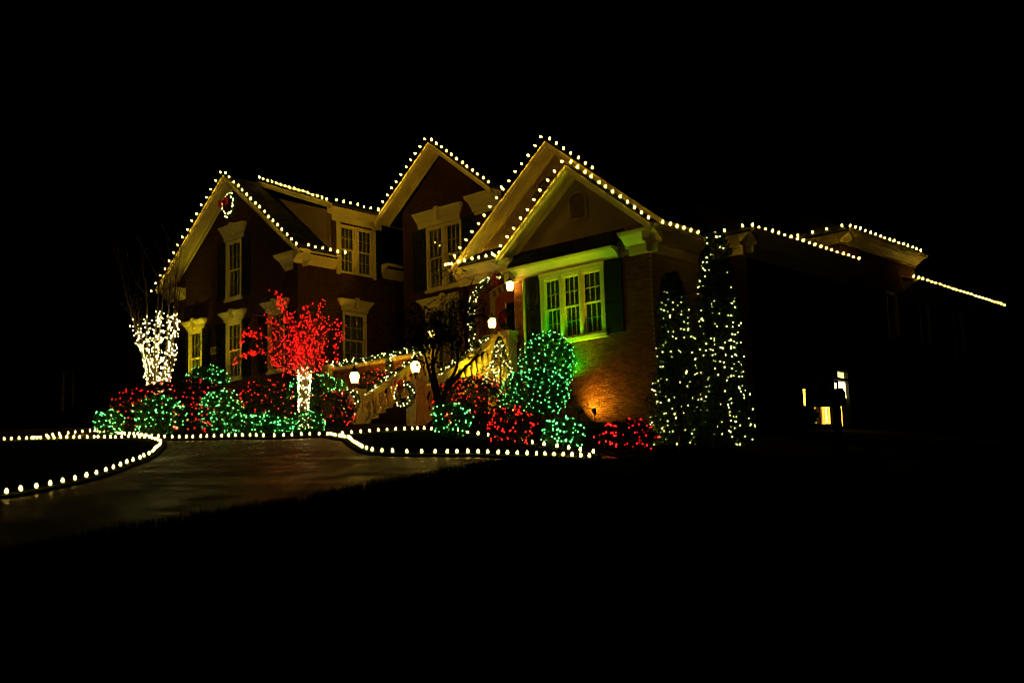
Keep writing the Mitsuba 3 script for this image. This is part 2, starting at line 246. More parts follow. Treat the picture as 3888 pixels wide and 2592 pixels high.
def window(F, a0, a1, b0, b1, cols=3, rows=2, case=.085, blind=True, depth=.10, single=False):
    mb = MB()
    for x in ((a0, a0+case), (a1-case, a1)): mb.box(F, *x, b0, b1, -depth, .035)
    mb.box(F, a0+case, a1-case, b1-case, b1, -depth, .032); mb.box(F, a0+case, a1-case, b0, b0+.06, -depth, .032)
    k = part(H, 'window', mb, 'paint')
    x0, x1, z0, z1 = a0+case, a1-case, b0+.06, b1-case; zm = (z0+z1)/2
    sashes = ((z0, z1, -.055),) if single else ((zm-.02, z1, -.035), (z0, zm+.02, -.075))
    for s0, s1, c in sashes:
        sb = MB(); w = .042
        for x in ((x0, x0+w), (x1-w, x1)): sb.box(F, *x, s0, s1, c-.018, c+.018)
        sb.box(F, x0+w, x1-w, s0, s0+w, c-.017, c+.017); sb.box(F, x0+w, x1-w, s1-w, s1, c-.017, c+.017); part(k, 'sash', sb, 'paint')
        gb = MB()
        for i in range(1, cols): xx = x0+w+(x1-x0-2*w)*i/cols; gb.box(F, xx-.008, xx+.008, s0+w, s1-w, c-.010, c+.010)
        for i in range(1, rows): zz = s0+w+(s1-s0-2*w)*i/rows; gb.box(F, x0+w, x1-w, zz-.008, zz+.008, c-.009, c+.009)
        part(k, 'muntin', gb, 'paint')
        part(k, 'pane', MB().add([F(x0+.03, s0+.03, c-.012), F(x1-.03, s0+.03, c-.012), F(x1-.03, s1-.03, c-.012), F(x0+.03, s1-.03, c-.012)], [[0, 1, 2, 3]]), 'glass')
    if blind:
        bb = MB()
        for z in np.arange(z0+.04, z1-.02, .075):
            v = [F(x, z+dz, c) for x in (x0+.02, x1-.02) for dz, c in ((-.028, -.15), (.028, -.19), (.034, -.187), (-.022, -.147))]
            bb.add(v, [[0, 1, 5, 4], [1, 2, 6, 5], [2, 3, 7, 6], [3, 0, 4, 7]])
        for x in (x0+.02, (x0+x1)/2, x1-.05): bb.box(F, x, x+.035, z0, z1, -.20, -.145)
        part(k, 'blind', bb, 'blind_slat')
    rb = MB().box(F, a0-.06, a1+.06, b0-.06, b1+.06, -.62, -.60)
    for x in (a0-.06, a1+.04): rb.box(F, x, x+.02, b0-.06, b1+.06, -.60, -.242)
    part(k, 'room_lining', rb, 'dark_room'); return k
def sill(F, a0, a1, b): part(H, 'window_sill', MB().box(F, a0, a1, b-.09, b, .002, .075), 'paint')
def shutter(F, a0, a1, b0, b1, mat='shutter_paint'):
    mb = MB(); w = .055; zm = b0+(b1-b0)*.46
    for x in ((a0, a0+w), (a1-w, a1)): mb.box(F, *x, b0, b1, .012, .052)
    for z in ((b0, b0+.08), (zm-.04, zm+.04), (b1-.07, b1)): mb.box(F, a0+w, a1-w, *z, .012, .051)
    mb.box(F, a0+w, a1-w, b0+.08, b1-.07, .012, .026); k = part(H, 'shutter', mb, mat)
    for z0, z1 in ((b0+.10, zm-.06), (zm+.06, b1-.09)):
        pb = MB()
        for z in np.arange(z0, z1-.03, .05):
            v = [F(x, z+dz, c) for x in (a0+w, a1-w) for dz, c in ((0, .046), (.045, .028), (.05, .03), (.006, .05))]; pb.add(v, [[0, 1, 5, 4], [1, 2, 6, 5], [2, 3, 7, 6], [3, 0, 4, 7]])
        part(k, 'louvre', pb, mat)

# left wing
FA, FR = front(25.9), right(-32.5)
pa = Polygon([(-40.3, 2.5), (-32.5, 2.5), (-32.5, 9.75), (-36.4, 12.98), (-40.3, 9.75)])
wins_a = [(-39.34, -38.46), (-36.95, -36.0), (-34.45, -33.5)]
UPA = (-36.98, -36.02, 8.85, 11.02)
wall(FA, holes(pa, [rect(x0, x1, 5.9, 8.0) for x0, x1 in wins_a]+[rect(*UPA)]))
for i, (x0, x1) in enumerate(wins_a):
    window(FA, x0, x1, 5.9, 8.0); header(FA, x0-.28, x1+.28, 8.0, 8.36); sill(FA, x0-.05, x1+.05, 5.9)
    shutter(FA, x0-.55, x0-.05, 5.9, 8.0); shutter(FA, x1+.05, x1+.53, 5.9, 8.0)
window(FA, *UPA); header(FA, UPA[0]-.28, UPA[1]+.28, 11.04, 11.58); sill(FA, UPA[0]-.05, UPA[1]+.05, UPA[2])
shutter(FA, UPA[0]-.5, UPA[0]-.04, 8.85, 11.02); shutter(FA, UPA[1]+.04, UPA[1]+.5, 8.85, 11.02)
pr_ = Polygon([(25.66, 3), (31.0, 3), (31.0, 9.7), (29.5, 9.7), (29.5, 11.55), (27.15, 11.55), (27.15, 9.7), (25.66, 9.7)])
DW = [(27.52, 28.26), (28.34, 29.08)]
wall(FR, holes(pr_, [rect(27.52, 29.08, 9.37, 11.12), rect(27.62, 28.72, 6.0, 8.0)]))
for a0, a1 in DW: window(FR, a0, a1, 9.37, 11.12, case=.06)
dm = MB(); dm.box(FR, 28.26, 28.34, 9.37, 11.12, -.1, .05); dm.box(FR, 27.36, 27.52, 9.3, 11.2, .002, .045); dm.box(FR, 29.08, 29.2, 9.3, 11.2, .002, .045); dm.box(FR, 27.15, 29.5, 11.2, 11.55, .002, .05); part(H, 'dormer_trim', dm, 'paint')
shutter(FR, 29.22, 29.5, 9.4, 11.15)
window(FR, 27.62, 28.72, 6.0, 8.0); header(FR, 27.4, 28.95, 8.02, 8.42)
part(H, 'cheek_wall', MB().poly(front(27.15), Polygon([(-36.3, 12.9), (-32.51, 11.55), (-32.51, 9.6)]), -.2, 0), 'stucco')
# middle block
FB = front(29.6)
pb_ = Polygon([(-31.45, 4), (-27.4, 4), (-27.4, 11.65), (-29.47, 13.32), (-31.45, 11.65)])
wall(FB, holes(pb_, [rect(-30.22, -28.5, 8.6, 10.86), rect(-30.35, -28.45, 5.4, 7.95)]))
for a0, a1 in ((-30.22, -29.39), (-29.33, -28.5)): window(FB, a0, a1, 8.6, 10.86, case=.07)
part(H, 'mullion', MB().box(FB, -29.39, -29.33, 8.6, 10.86, -.1, .045), 'paint')
header(FB, -30.78, -28.4, 10.88, 11.44); sill(FB, -30.3, -28.42, 8.6)
shutter(FB, -30.92, -30.28, 8.6, 10.86); shutter(FB, -28.44, -27.85, 8.6, 10.9)
for a0, a1 in ((-30.35, -29.42), (-29.38, -28.45)): window(FB, a0, a1, 5.4, 7.95)
header(FB, -30.62, -28.15, 7.97, 8.3)
wall(front(31.0), Polygon([(-34, 3), (-25, 3), (-25, 9.5), (-34, 9.5)]))
# entry porch under the second gable
FC, FD, FDOOR = front(27.7), front(27.1), front(28.9)
port = arch(-26.02, -24.05, 4.0, 7.45, .38)
wall(FC, holes(Polygon([(-26.45, 4), (-23.7, 4), (-23.7, 8.15), (-26.45, 8.15)]), [port]))
for x in (-27.0, -23.82): part(H, 'porch_wall', MB().box(right(x+.12), 27.94, 28.9, 4, 8.3, -.24, 0), 'brick')
DA0, DA1 = -26.42, -24.25
door_op = arch(DA0, DA1, 4.9, 7.70, .20)
wall(FDOOR, holes(rect(-27.1, -23.5, 4, 8.4), [door_op]), 'mortar')
bricks(H, FDOOR, rect(-26.95, -23.9, 5.0, 8.28).difference(arch(DA0-.2, DA1+.2, 4.9, 7.91, .23)), lambda a, b: 0, 0)
n = 19
for i in range(n):                               # soldier bricks of the door arch
    q = (i+.5)/n; w_ = DA1-DA0; a = DA0+w_*q; b = 7.70+.20*4*q*(1-q); t = np.array([w_, .20*4*(1-2*q)]); t /= np.linalg.norm(t); nn = np.array([-t[1], t[0]])
    pl = [np.array([a, b])+t*u*(1+.1*(w > .1))+nn*w for u, w in ((-.048, .012), (.048, .012), (.048, .205), (-.048, .205))]
    part(H, 'arch_brick', MB().poly(FDOOR, Polygon(pl), -.1, .022+rng.uniform(0, .006)), ['brick_tone_2', 'brick_pale'][i % 2])
part(H, 'porch_ceiling', MB().box(WORLD, -27.1, -23.6, 8.3, 8.35, 27.95, 29.1), 'paint')
db = MB(); FD2 = front(29.02)
for x in ((DA0, DA0+.1), (DA1-.1, DA1)): db.box(FD2, *x, 4.95, 7.66, -.06, .05)
db.box(FD2, DA0, DA1, 7.60, 7.95, -.06, -.01); part(H, 'door_frame', db, 'door_wood')
for x0, x1 in ((DA0+.1, -25.345), (-25.335, DA1-.1)):
    m0, m1 = (x0+x1)/2-.19, (x0+x1)/2+.19; dk = key(H+'__door')
    put(dk, MB().box(FD2, x0, x1, 4.97, 6.2, -.05, .0).box(FD2, x0, m0, 6.2, 7.45, -.05, 0).box(FD2, m1, x1, 6.2, 7.45, -.05, 0).box(FD2, x0, x1, 7.45, 7.598, -.05, 0), 'door_wood'); labels[dk] = {'label': 'red brown front door leaf with a glazed upper half'}
    fb = MB()
    for q in ((m0-.03, m0+.01), (m1-.01, m1+.03)): fb.box(FD2, *q, 6.17, 7.48, .001, .018)
    part(dk, 'moulding', fb, 'paint')
    part(dk, 'pane', MB().add([FD2(m0, 6.2, -.03), FD2(m1, 6.2, -.03), FD2(m1, 7.45, -.03), FD2(m0, 7.45, -.03)], [[0, 1, 2, 3]]), 'glass')
    part(dk, 'panel', MB().box(FD2, x0+.15, x1-.15, 5.15, 6.0, .001, .02), 'door_wood')
    kx = x1-.07 if x0 < -25.5 else x0+.07; part(dk, 'knob', MB().lathe(FD2(kx, 5.95, .03), [(0, -.03), (.03, -.02), (.03, .02), (0, .03)], 10), 'brass', True)
part(H, 'hall_lining', MB().box(WORLD, -26.4, -24, 4.9, 8.0, 29.5, 29.52), 'dark_room')
stc = Polygon([(-26.4, 8.15), (-18.9, 8.15), (-18.9, 8.42), (-22.65, 11.42), (-26.4, 8.42)])
cv = arch(-23.5, -22.75, 9.65, 10.35, .36)
wall(FC, holes(stc, [cv]), 'stucco', .2)
def vent(F, a0, a1, b0, b1, rise):
    mb = MB(); P = arch(a0, a1, b0, b1, rise); mb.poly(F, P.buffer(.07).difference(P), -.05, .045); mb.poly(F, P.buffer(-.001), -.13, -.11); k = part(H, 'gable_vent', mb, 'stucco')
    for z in np.arange(b0+.05, b1+rise-.04, .07):
        g = P.intersection(LineString([(a0-1, z), (a1+1, z)]))
        if g.is_empty: continue
        x0, _, x1, _ = g.bounds; v = [F(x, z+dz, c) for x in (x0+.005, x1-.005) for dz, c in ((-.03, .012), (.03, -.05), (.038, -.046), (-.022, .018))]
        part(k, 'slat', MB().add(v, [[0, 1, 5, 4], [1, 2, 6, 5], [2, 3, 7, 6], [3, 0, 4, 7]]), 'stucco')
vent(FC, -23.5, -22.75, 9.65, 10.35, .36)
# right block
bw = [(-22.79, -22.15), (-22.07, -21.43), (-21.35, -20.62)]
pd_ = Polygon([(-23.95, 1.8), (-18.9, 1.8), (-18.9, 7.74), (-23.95, 7.74)])
big = rect(-22.82, -20.60, 5.56, 7.46)
wall(FD, pd_.difference(big), 'mortar')
farea = rect(-23.945, -18.905, 2.6, 7.62).difference(rect(-22.92, -20.5, 5.44, 7.7)).difference(rect(-23.52, -22.97, 5.5, 7.6)).difference(rect(-20.52, -19.9, 5.5, 7.6)).difference(rect(-23.8, -20.05, 7.55, 7.9))
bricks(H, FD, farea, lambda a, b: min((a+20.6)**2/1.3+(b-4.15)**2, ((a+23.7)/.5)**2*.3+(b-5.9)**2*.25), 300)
edges = [-22.82, -22.11, -21.39, -20.60]
for i in range(3): window(FD, edges[i], edges[i+1], 5.56, 7.46, case=.07)
mb = MB()
for x in edges[1:3]: mb.box(FD, x-.045, x+.045, 5.56, 7.46, -.02, .055)
for x in (-22.9, -20.6): mb.box(FD, x, x+.08, 5.56, 7.46, .012, .05)
mb.box(FD, -22.92, -20.5, 7.46, 7.575, .012, .06); mb.box(FD, -22.94, -20.48, 7.575, 7.60, .012, .085); part(H, 'window_casing', mb, 'paint')
part(H, 'window_sill', MB().box(FD, -22.95, -20.47, 5.44, 5.56, .012, .10), 'paint')
shutter(FD, -23.5, -22.96, 5.5, 7.58); shutter(FD, -20.5, -19.9, 5.5, 7.6)
part(H, 'downspout', MB().tube([(-23.47, 26.98, 7.5), (-23.47, 26.98, 3.0)], .038, 8), 'paint', True)
std = Polygon([(-23.95, 7.74), (-18.9, 7.74), (-18.9, 8.22), (-21.41, 10.28), (-23.95, 8.22)])
dv = arch(-21.66, -21.1, 9.02, 9.62, .16)
wall(FD, std.difference(dv), 'stucco', .2); vent(FD, -21.66, -21.1, 9.02, 9.62, .16)
FS = right(-18.9); wall(FS, rect(27.1, 29.6, 1.5, 8.1), 'mortar')
wall(front(29.6), rect(-18.9, -17.4, 1.5, 8.1)); FE = right(-17.4)
pe = Polygon([(29.6, 1), (50, 1), (50, 8.1), (41, 8.1), (41, 9.1), (35.5, 9.1), (35.5, 8.1), (29.6, 8.1)])
ew = [(32.2, 33.2, 2.95, 4.76), (33.25, 34.2, 2.95, 4.76), (34.25, 35.26, 2.95, 4.76)]; e2 = [(38.5, 39.35, 6.2, 7.75), (41.1, 41.95, 6.2, 7.75), (44, 45, 6.0, 7.7)]
wall(FE, holes(pe, [rect(32.2, 35.26, 2.95, 4.76)]+[rect(*q) for q in e2]))
for q in e2: window(FE, *q); sill(FE, q[0]-.05, q[1]+.05, q[2])
wall(front(35.5), rect(-20.5, -17.4, 8.1, 9.1))
# side bricks that the little lamp lights
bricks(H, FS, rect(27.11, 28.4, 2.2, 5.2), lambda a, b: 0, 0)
# roofs, rake boards, soffits, cornices
def slab(mb, pts, th): v = np.array(pts, float); mb.add(np.vstack([v, v-[0, 0, th]]), [[0, 1, 2, 3], [4, 5, 6, 7], [0, 1, 5, 4], [1, 2, 6, 5], [2, 3, 7, 6], [3, 0, 4, 7]])
def gable(xc, half, zr, ze, yf, yb, yw, sides=(-1, 1), board=.17, cut=None):
    for s in (-1, 1):
        mb = MB()
        for y0, y1, frac in (cut if (cut and s > 0) else [(yf, yb, 1.0)]): slab(mb, [(xc, y0, zr), (xc+s*half*frac, y0, zr+(ze-zr)*frac), (xc+s*half*frac, y1, zr+(ze-zr)*frac), (xc, y1, zr)], .09)
        part(H, 'roof', mb, 'shingle')
        rb = MB(); slab(rb, [(xc, yf-.045, zr-.02), (xc+s*(half+.02), yf-.045, ze-.02), (xc+s*(half+.02), yf-.002, ze-.02), (xc, yf-.002, zr-.02)], board)
        slab(rb, [(xc, yf-.085, zr+.005), (xc+s*(half+.03), yf-.085, ze+.005), (xc+s*(half+.03), yf-.047, ze+.005), (xc, yf-.047, zr+.005)], .09); part(H, 'rake_board', rb, 'paint')
        sb = MB(); slab(sb, [(xc, yf, zr-.10), (xc+s*half*.985, yf, ze-.08), (xc+s*half*.985, yw+.01, ze-.08), (xc, yw+.01, zr-.10)], .03)
        slab(sb, [(xc, yw-.05, zr-.135), (xc+s*half*.95, yw-.05, ze+.03), (xc+s*half*.95, yw-.003, ze+.03), (xc, yw-.003, zr-.135)], .2); part(H, 'soffit', sb, 'paint')
gable(-36.44, 4.32, 13.37, 9.8, 25.42, 40, 25.9, cut=[(25.42, 27.1, 1.0), (27.1, 29.5, .45), (29.5, 31, 1.0), (31, 40, 1.0)])
gable(-29.47, 2.85, 13.74, 11.46, 29.1, 40, 29.6)
gable(-22.65, 4.07, 11.70, 8.46, 27.3, 38, 27.7)
gable(-21.41, 2.84, 10.54, 8.24, 26.7, 31, 27.1)
mb = MB(); slab(mb, [(-36.44, 26.92, 13.45), (-32.18, 26.92, 11.70), (-32.18, 31, 11.70), (-36.44, 31, 13.45)], .08); part(H, 'dormer_roof', mb, 'shingle')
mb = MB(); slab(mb, [(-36.3, 26.87, 13.4), (-32.16, 26.87, 11.70), (-32.16, 26.915, 11.70), (-36.3, 26.915, 13.4)], .2); slab(mb, [(-36.2, 26.92, 13.25), (-32.3, 26.92, 11.62), (-32.3, 27.14, 11.62), (-36.2, 27.14, 13.25)], .03); part(H, 'rake_board', mb, 'paint')
mb = MB(); crown(mb, FR, 26.92, 30.9, 11.40, 11.70, .26, .05); part(H, 'dormer_cornice', mb, 'paint')
def cornice(F, a0, a1, b0, b1, pr, frieze=0.0):
    mb = MB(); crown(mb, F, a0, a1, b0, b1, pr)
    if frieze: mb.box(F, a0+.12, a1-.12, b0-frieze, b0-.002, .002, .05)
    return part(H, 'cornice', mb, 'paint')
cornice(FR, 25.45, 27.3, 9.43, 9.82, .40); cornice(FR, 29.45, 31, 9.43, 9.92, .40)
cornice(FA, -33.6, -32.1, 9.44, 9.86, .46, .1); cornice(FA, -40.75, -39.6, 9.3, 9.72, .46)
cornice(FB, -27.95, -26.6, 11.0, 11.46, .46, .14)
cornice(FC, -26.95, -24.2, 8.16, 8.5, .40, .22)
cornice(FD, -24.42, -23.80, 7.86, 8.24, .42, .3); cornice(FD, -19.72, -18.5, 7.8, 8.2, .42, .22)
cornice(FD, -23.86, -20.0, 7.62, 7.93, .36)
cornice(FS, 26.72, 29.5, 7.84, 8.24, .52, .28)
cornice(front(29.6), -18.6, -17.0, 7.84, 8.2, .36, .2); cornice(FE, 29.25, 35.9, 7.86, 8.25, .55, .3); cornice(FE, 35.3, 41.1, 8.88, 9.26, .55); cornice(front(35.5), -19, -17.0, 8.9, 9.22, .2); cornice(FE, 40.0, 48.6, 7.86, 8.25, .55, .2)
def pent(x0, x1, y0, z0, y1, z1): mb = MB(); slab(mb, [(x0, y0, z0), (x1, y0, z0), (x1, y1, z1), (x0, y1, z1)], .05); part(H, 'pent_roof', mb, 'shingle')
pent(-23.85, -19.75, 26.70, 7.96, 27.09, 8.42); pent(-26.85, -24.0, 27.28, 8.52, 27.69, 8.92)
for pts in ([(-17.0, 29.2, 8.22), (-17.0, 35.4, 8.22), (-22.6, 35.4, 11.4), (-21, 33, 10.6)], [(-17.0, 29.2, 8.22), (-18.6, 29.2, 8.22), (-22, 33, 10.6), (-21, 33, 10.6)], [(-17.0, 35.2, 9.24), (-17.0, 41.1, 9.24), (-22, 41, 12), (-21, 38, 11.5)], [(-17.0, 35.2, 9.24), (-19, 35.2, 9.24), (-22, 38, 11.5), (-21, 38, 11.5)], [(-17.0, 40, 8.22), (-17.0, 48.6, 8.22), (-22, 48.6, 11), (-22, 40, 11)], [(-18.5, 26.7, 8.26), (-18.5, 29.3, 8.26), (-21.4, 30, 10.5), (-21.4, 26.9, 10.5)]):
    mb = MB(); slab(mb, pts, .07); part(H, 'roof', mb, 'shingle')
mb = MB().box(FA, -37.9, -37.38, 6.94, 7.21, .002, .03); pk = part(H, 'number_plate', mb, 'paint', label='cream plate with the house number 109')
tm = meshkit.text_mesh('109', .15, .008, True); tv = np.array(tm.vertices); wd = tv[:, 0].max(); put(pk+'__number', (FA(tv[:, 0]-37.64-wd/2, tv[:, 1]+7.0, tv[:, 2]+.031), np.array(tm.faces)), 'iron')
# lit basement window on the right-hand side wall
LITW = None
mbw = MB()
for y in (32.2, 33.2, 34.2, 35.2): mbw.box(FE, y, y+.06, 2.95, 4.76, -.1, .04)
mbw.box(FE, 32.26, 35.2, 2.95, 3.0, -.1, .03); mbw.box(FE, 32.26, 35.2, 4.42, 4.5, -.08, .03); mbw.box(FE, 32.26, 35.2, 4.70, 4.76, -.1, .03)
LITW = part(H, 'window', mbw, 'shutter_paint', label='lit window with drawn curtains on the side wall')
part(LITW, 'pane', MB().add([FE(32.2, 2.95, -.03), FE(35.26, 2.95, -.03), FE(35.26, 4.76, -.03), FE(32.2, 4.76, -.03)], [[0, 1, 2, 3]]), 'glass')
def drape(y0, y1, z0, z1, rad, c=-.085, folds=5, pinch=0.0):
    n = max(8, int((y1-y0)*40)); q = np.linspace(0, 1, n); mb = MB(); rows_ = []
    for z in np.linspace(z0, z1, 6):
        t = (z-z0)/(z1-z0); k = 1-pinch*(1-t); yy = y0+(y1-y0)*(.5+(q-.5)*k)
        rows_.append(FE(yy, np.full(n, z), c+.02*np.sin(q*folds*2*np.pi+.6*t)))
    V = np.vstack(rows_); i, j = np.meshgrid(np.arange(5), np.arange(n-1), indexing='ij')
    mb.add(V, np.stack([i*n+j, i*n+j+1, (i+1)*n+j+1, (i+1)*n+j], -1).reshape(-1, 4))
    part(LITW, 'curtain', mb, 'drape', emitter=lit(rad, 2))
drape(32.43, 32.62, 3.0, 4.02, (2.6, 1.5, .2), folds=2, pinch=.3)
drape(33.00, 33.25, 3.0, 4.0, (2.0, .95, .08), folds=2); drape(33.25, 33.35, 3.0, 4.0, (4.0, 2.9, .8), folds=1); drape(33.40, 33.57, 3.0, 4.0, (.25, .08, .02), folds=2); drape(33.57, 33.77, 3.0, 4.0, (2.0, .95, .07), folds=2); drape(33.79, 33.89, 3.05, 4.0, (4.0, 3.0, .9), folds=1); drape(33.90, 34.10, 3.05, 4.0, (2.0, 1.0, .07), folds=2, pinch=.2)
drape(34.69, 34.87, 3.0, 3.7, (2.0, 1.1, .08), folds=2)
drape(34.45, 34.65, 4.1, 4.35, (4, 3.3, 1.2), folds=1); drape(34.75, 35.35, 3.9, 4.4, (4.5, 3.7, 1.4), folds=3); drape(34.77, 35.33, 4.52, 4.70, (2.6, 2.0, .6), folds=2)
part(LITW, 'room_lining', MB().box(FE, 32.1, 35.36, 2.9, 4.8, -.9, -.88), 'dark_room')

# ------------------------------------------------------------------ C9 bulbs: one bulb mesh, strung along edges
b9 = MB().lathe((0, 0, 0), [(.001, .105), (.012, .098), (.026, .078), (.036, .052), (.038, .034), (.030, .014), (.016, 0.0)][::-1], 10)
BULB = {'roof': mikit.ply(b9.get(), 'bulb_glass', True, emitter=lit(ROOFW)), 'ground': mikit.ply(b9.get(), 'bulb_glass', True, emitter=lit(WARM))}
def rot_to(d):
    d = norm(d); a = norm(np.cross(d, [.21, .93, .3])); b = np.cross(d, a); M = np.eye(4); M[:3, 0], M[:3, 1], M[:3, 2] = a, b, d; return M
def string(label, segs, tilt, group, kind='roof', scale=1.0):
    k = thing('string_light', label, 'string lights', group); wire = MB()
    for (p0, p1, n, d) in segs:
        p0, p1 = np.array(p0, float), np.array(p1, float); t = (np.arange(n)+.5)/n if n > 1 else np.array([.5])
        P = p0+(p1-p0)*np.linspace(0, 1, n)[:, None] if n > 1 else p0[None]
        wire.tube([p0, (p0+p1)/2-[0, 0, .01], p1], .006, 4)
        for q in P:
            dd = norm(np.array(d, float)+rng.normal(0, .09, 3)); q = q+rng.normal(0, .008, 3); wire.tube([q, q+dd*.03], .014, 6)
            M = rot_to(dd); M[:3, :3] *= .96*scale*rng.uniform(.94, 1.05); M[:3, 3] = q+dd*.028
            scene[key(k+'__bulb')] = {**BULB[kind], 'to_world': ScT(M.tolist())}
    part(k, 'wire', wire, 'wire'); return k
UP = (-.12, -.45, 1); GR = 'bulb strings along the roof edges'
string('bulbs outlining the leftmost brick gable and its short eave', [((-36.36, 25.24, 13.38), (-40.83, 25.24, 9.68), 16, (-.75, -.3, .65)), ((-36.13, 25.24, 13.27), (-32.05, 25.24, 9.89), 17, (.55, -.35, .75)), ((-32.05, 25.72, 9.90), (-32.05, 27.37, 9.90), 6, (.25, 0, 1))], 0, GR)
string('bulbs down the slope and along the eave of the dormer', [((-36.25, 26.85, 13.46), (-32.35, 26.85, 11.80), 16, (.1, -.4, 1)), ((-32.12, 27.05, 11.76), (-32.12, 30.3, 11.76), 11, (.3, 0, 1))], 0, GR)
string('bulbs outlining the middle brick gable, second from left', [((-29.44, 28.92, 13.78), (-31.93, 28.92, 11.77), 11, (-.75, -.3, .65)), ((-29.19, 28.92, 13.66), (-26.56, 28.92, 11.55), 12, (.5, -.35, .8)), ((-26.55, 29.5, 11.5), (-26.55, 30.6, 11.5), 3, (.3, 0, 1))], 0, GR)
string('bulbs outlining the tall pale gable behind the rightmost one', [((-22.62, 27.12, 11.75), (-26.65, 27.12, 8.56), 16, (-.75, -.3, .65)), ((-22.37, 27.12, 11.60), (-20.82, 27.12, 10.36), 7, (.5, -.35, .8)), ((-26.95, 27.24, 8.56), (-24.62, 27.24, 8.56), 9, (0, -.4, 1))], 0, GR)
string('bulbs outlining the rightmost pale gable above the green window', [((-21.37, 26.50, 10.58), (-24.12, 26.50, 8.29), 11, (-.75, -.3, .65)), ((-21.11, 26.50, 10.45), (-18.48, 26.50, 8.29), 12, (.5, -.35, .8))], 0, GR)
string('six bulbs on the short side eave right of the rightmost gable', [((-18.5, 27.14, 8.29), (-18.5, 28.85, 8.29), 6, (.5, 0, .9))], 0, GR)
string('bulbs along the side eave just right of the tall lit conifer', [((-17.75, 29.2, 8.26), (-17.2, 29.2, 8.26), 2, (.1, -.5, .8)), ((-17.02, 29.35, 8.30), (-17.02, 35.8, 8.30), 19, (.5, 0, .9))], 0, GR)
string('bulbs round the corner of the highest right-hand side eave', [((-18.75, 35.25, 9.3), (-17.2, 35.25, 9.3), 4, (.1, -.5, .8)), ((-17.02, 35.4, 9.31), (-17.02, 40.7, 9.31), 16, (.5, 0, .9))], 0, GR)
string('lowest and farthest right bulb row on the side eave', [((-17.02, 39.95, 8.30), (-17.02, 48.3, 8.30), 24, (.5, 0, .9))], 0, GR)
GG = 'bulb strings staked along the lawn and drive edges'
def ground_string(label, R):
    k = thing('string_light', label, 'string lights', GG); st = MB()
    z = T(R[:, 0], R[:, 1]); st.tube(np.column_stack([R, z+.012]), .006, 4)
    for (x, y), zz in zip(R, z):
        d = norm(np.array([0, 0, 1.])+rng.normal(0, .07, 3)); q = np.array([x, y, zz]); st.tube([q-[0, 0, .05], q+d*.030], .011, 6)
        M = rot_to(d); M[:3, :3] *= .80*rng.uniform(.92, 1.06); M[:3, 3] = q+d*.026
        scene[key(k+'__bulb')] = {**BULB['ground'], 'to_world': ScT(M.tolist())}
    part(k, 'stake_wire', st, 'wire')
ground_string('nearest left row of ground bulbs curving round the lawn tip', A)
ground_string('far straight side of the left lawn bulb loop', B)
ground_string('left row of ground bulbs along the far drive edge', C)
ground_string('straight row of ground bulbs in front of the lit shrubs', D[:22])
ground_string('near edge row of ground bulbs round the oval lawn', D[22:])
ground_string('back row of ground bulbs passing the foot of the stairs', E)

# ------------------------------------------------------------------ staircase, balustrades, parapet
ST = thing('staircase', 'dark steps rising between two cream balustrades to the front door', 'staircase')
for i in range(10):
    y, z = 23.75+.3*i, 3.2+.17*(i+1)
    part(ST, 'step', MB().box(WORLD, -27.05, -24.75, 2.6, z, y, y+.32+(.3 if i < 9 else 0)), 'dark_step')
part(ST, 'landing', MB().box(WORLD, -32.4, -23.99, 3.0, 4.92, 26.78, 27.69).box(WORLD, -26.4, -23.9, 3.0, 4.94, 27.7, 29.0), 'mortar')
def newel(par, x, y, z0, z1, w=.2, panel=True):
    mb = MB(); F = WORLD
    mb.box(F, x-w-.03, x+w+.03, z0, z0+.16, y-w-.03, y+w+.03); mb.box(F, x-w, x+w, z0+.16, z1-.13, y-w, y+w)
    mb.box(F, x-w-.02, x+w+.02, z1-.13, z1-.08, y-w-.02, y+w+.02); mb.box(F, x-w-.05, x+w+.05, z1-.08, z1, y-w-.05, y+w+.05); k = part(par, 'newel', mb, 'cast_stone')
    if panel:
        pb = MB(); t = .022
        for (F2, c) in ((front(y-w), x), (right(x+w), y)):
            for q in ((c-w+.06, c-w+.06+t), (c+w-.06-t, c+w-.06)): pb.box(F2, *q, z0+.24, z1-.2, .002, .014)
            for q in ((z0+.24, z0+.24+t), (z1-.2-t, z1-.2)): pb.box(F2, c-w+.06+t, c+w-.06-t, *q, .002, .013)
        part(k, 'panel_mould', pb, 'cast_stone')
BAL = [(.05, 0), (.055, .03), (.045, .05), (.04, .07), (.06, .12), (.078, .2), (.08, .27), (.066, .36), (.046, .46), (.036, .54), (.04, .58), (.052, .6), (.052, .64)]
def balustrade(label, x, y0, y1, zt, group=None):
    k = thing('balustrade', label, 'balustrade', 'cream balustrades beside the front steps'); r = .60
    for q, (h0, h1, w) in (('rail', (-.14, 0, .13)), ('base_rail', (-1.02, -.80, .12))):
        mb = MB(); ya, yb = y0+.2, y1-.2
        def bar(a, b, ww):
            v = [(x+s*ww, y, zt+r*(y-y0)+h) for s in (-1, 1) for y in (ya, yb) for h in (a, b)]; mb.add(v, BOXF)
        bar(h0, h1, w)
        if q == 'rail': bar(-.20, -.142, w-.035); bar(.0, .02, w-.03)
        part(k, q, mb, 'cast_stone')
    n = int((y1-y0-.4)/.235)
    for i in range(n):
        y = y0+.32+i*(y1-y0-.64)/(n-1); zb = zt+r*(y-y0)-.80; mb = MB()
        mb.lathe((x, y, zb), [(a*1.15, b*.93) for a, b in BAL], 12); mb.box(WORLD, x-.06, x+.06, zb-.06, zb+.02, y-.06, y+.06); part(k, 'baluster', mb, 'cast_stone', 35)
    return k
BL = balustrade('left cream balustrade climbing from the left lantern post', -27.2, 23.6, 26.75, 4.02)
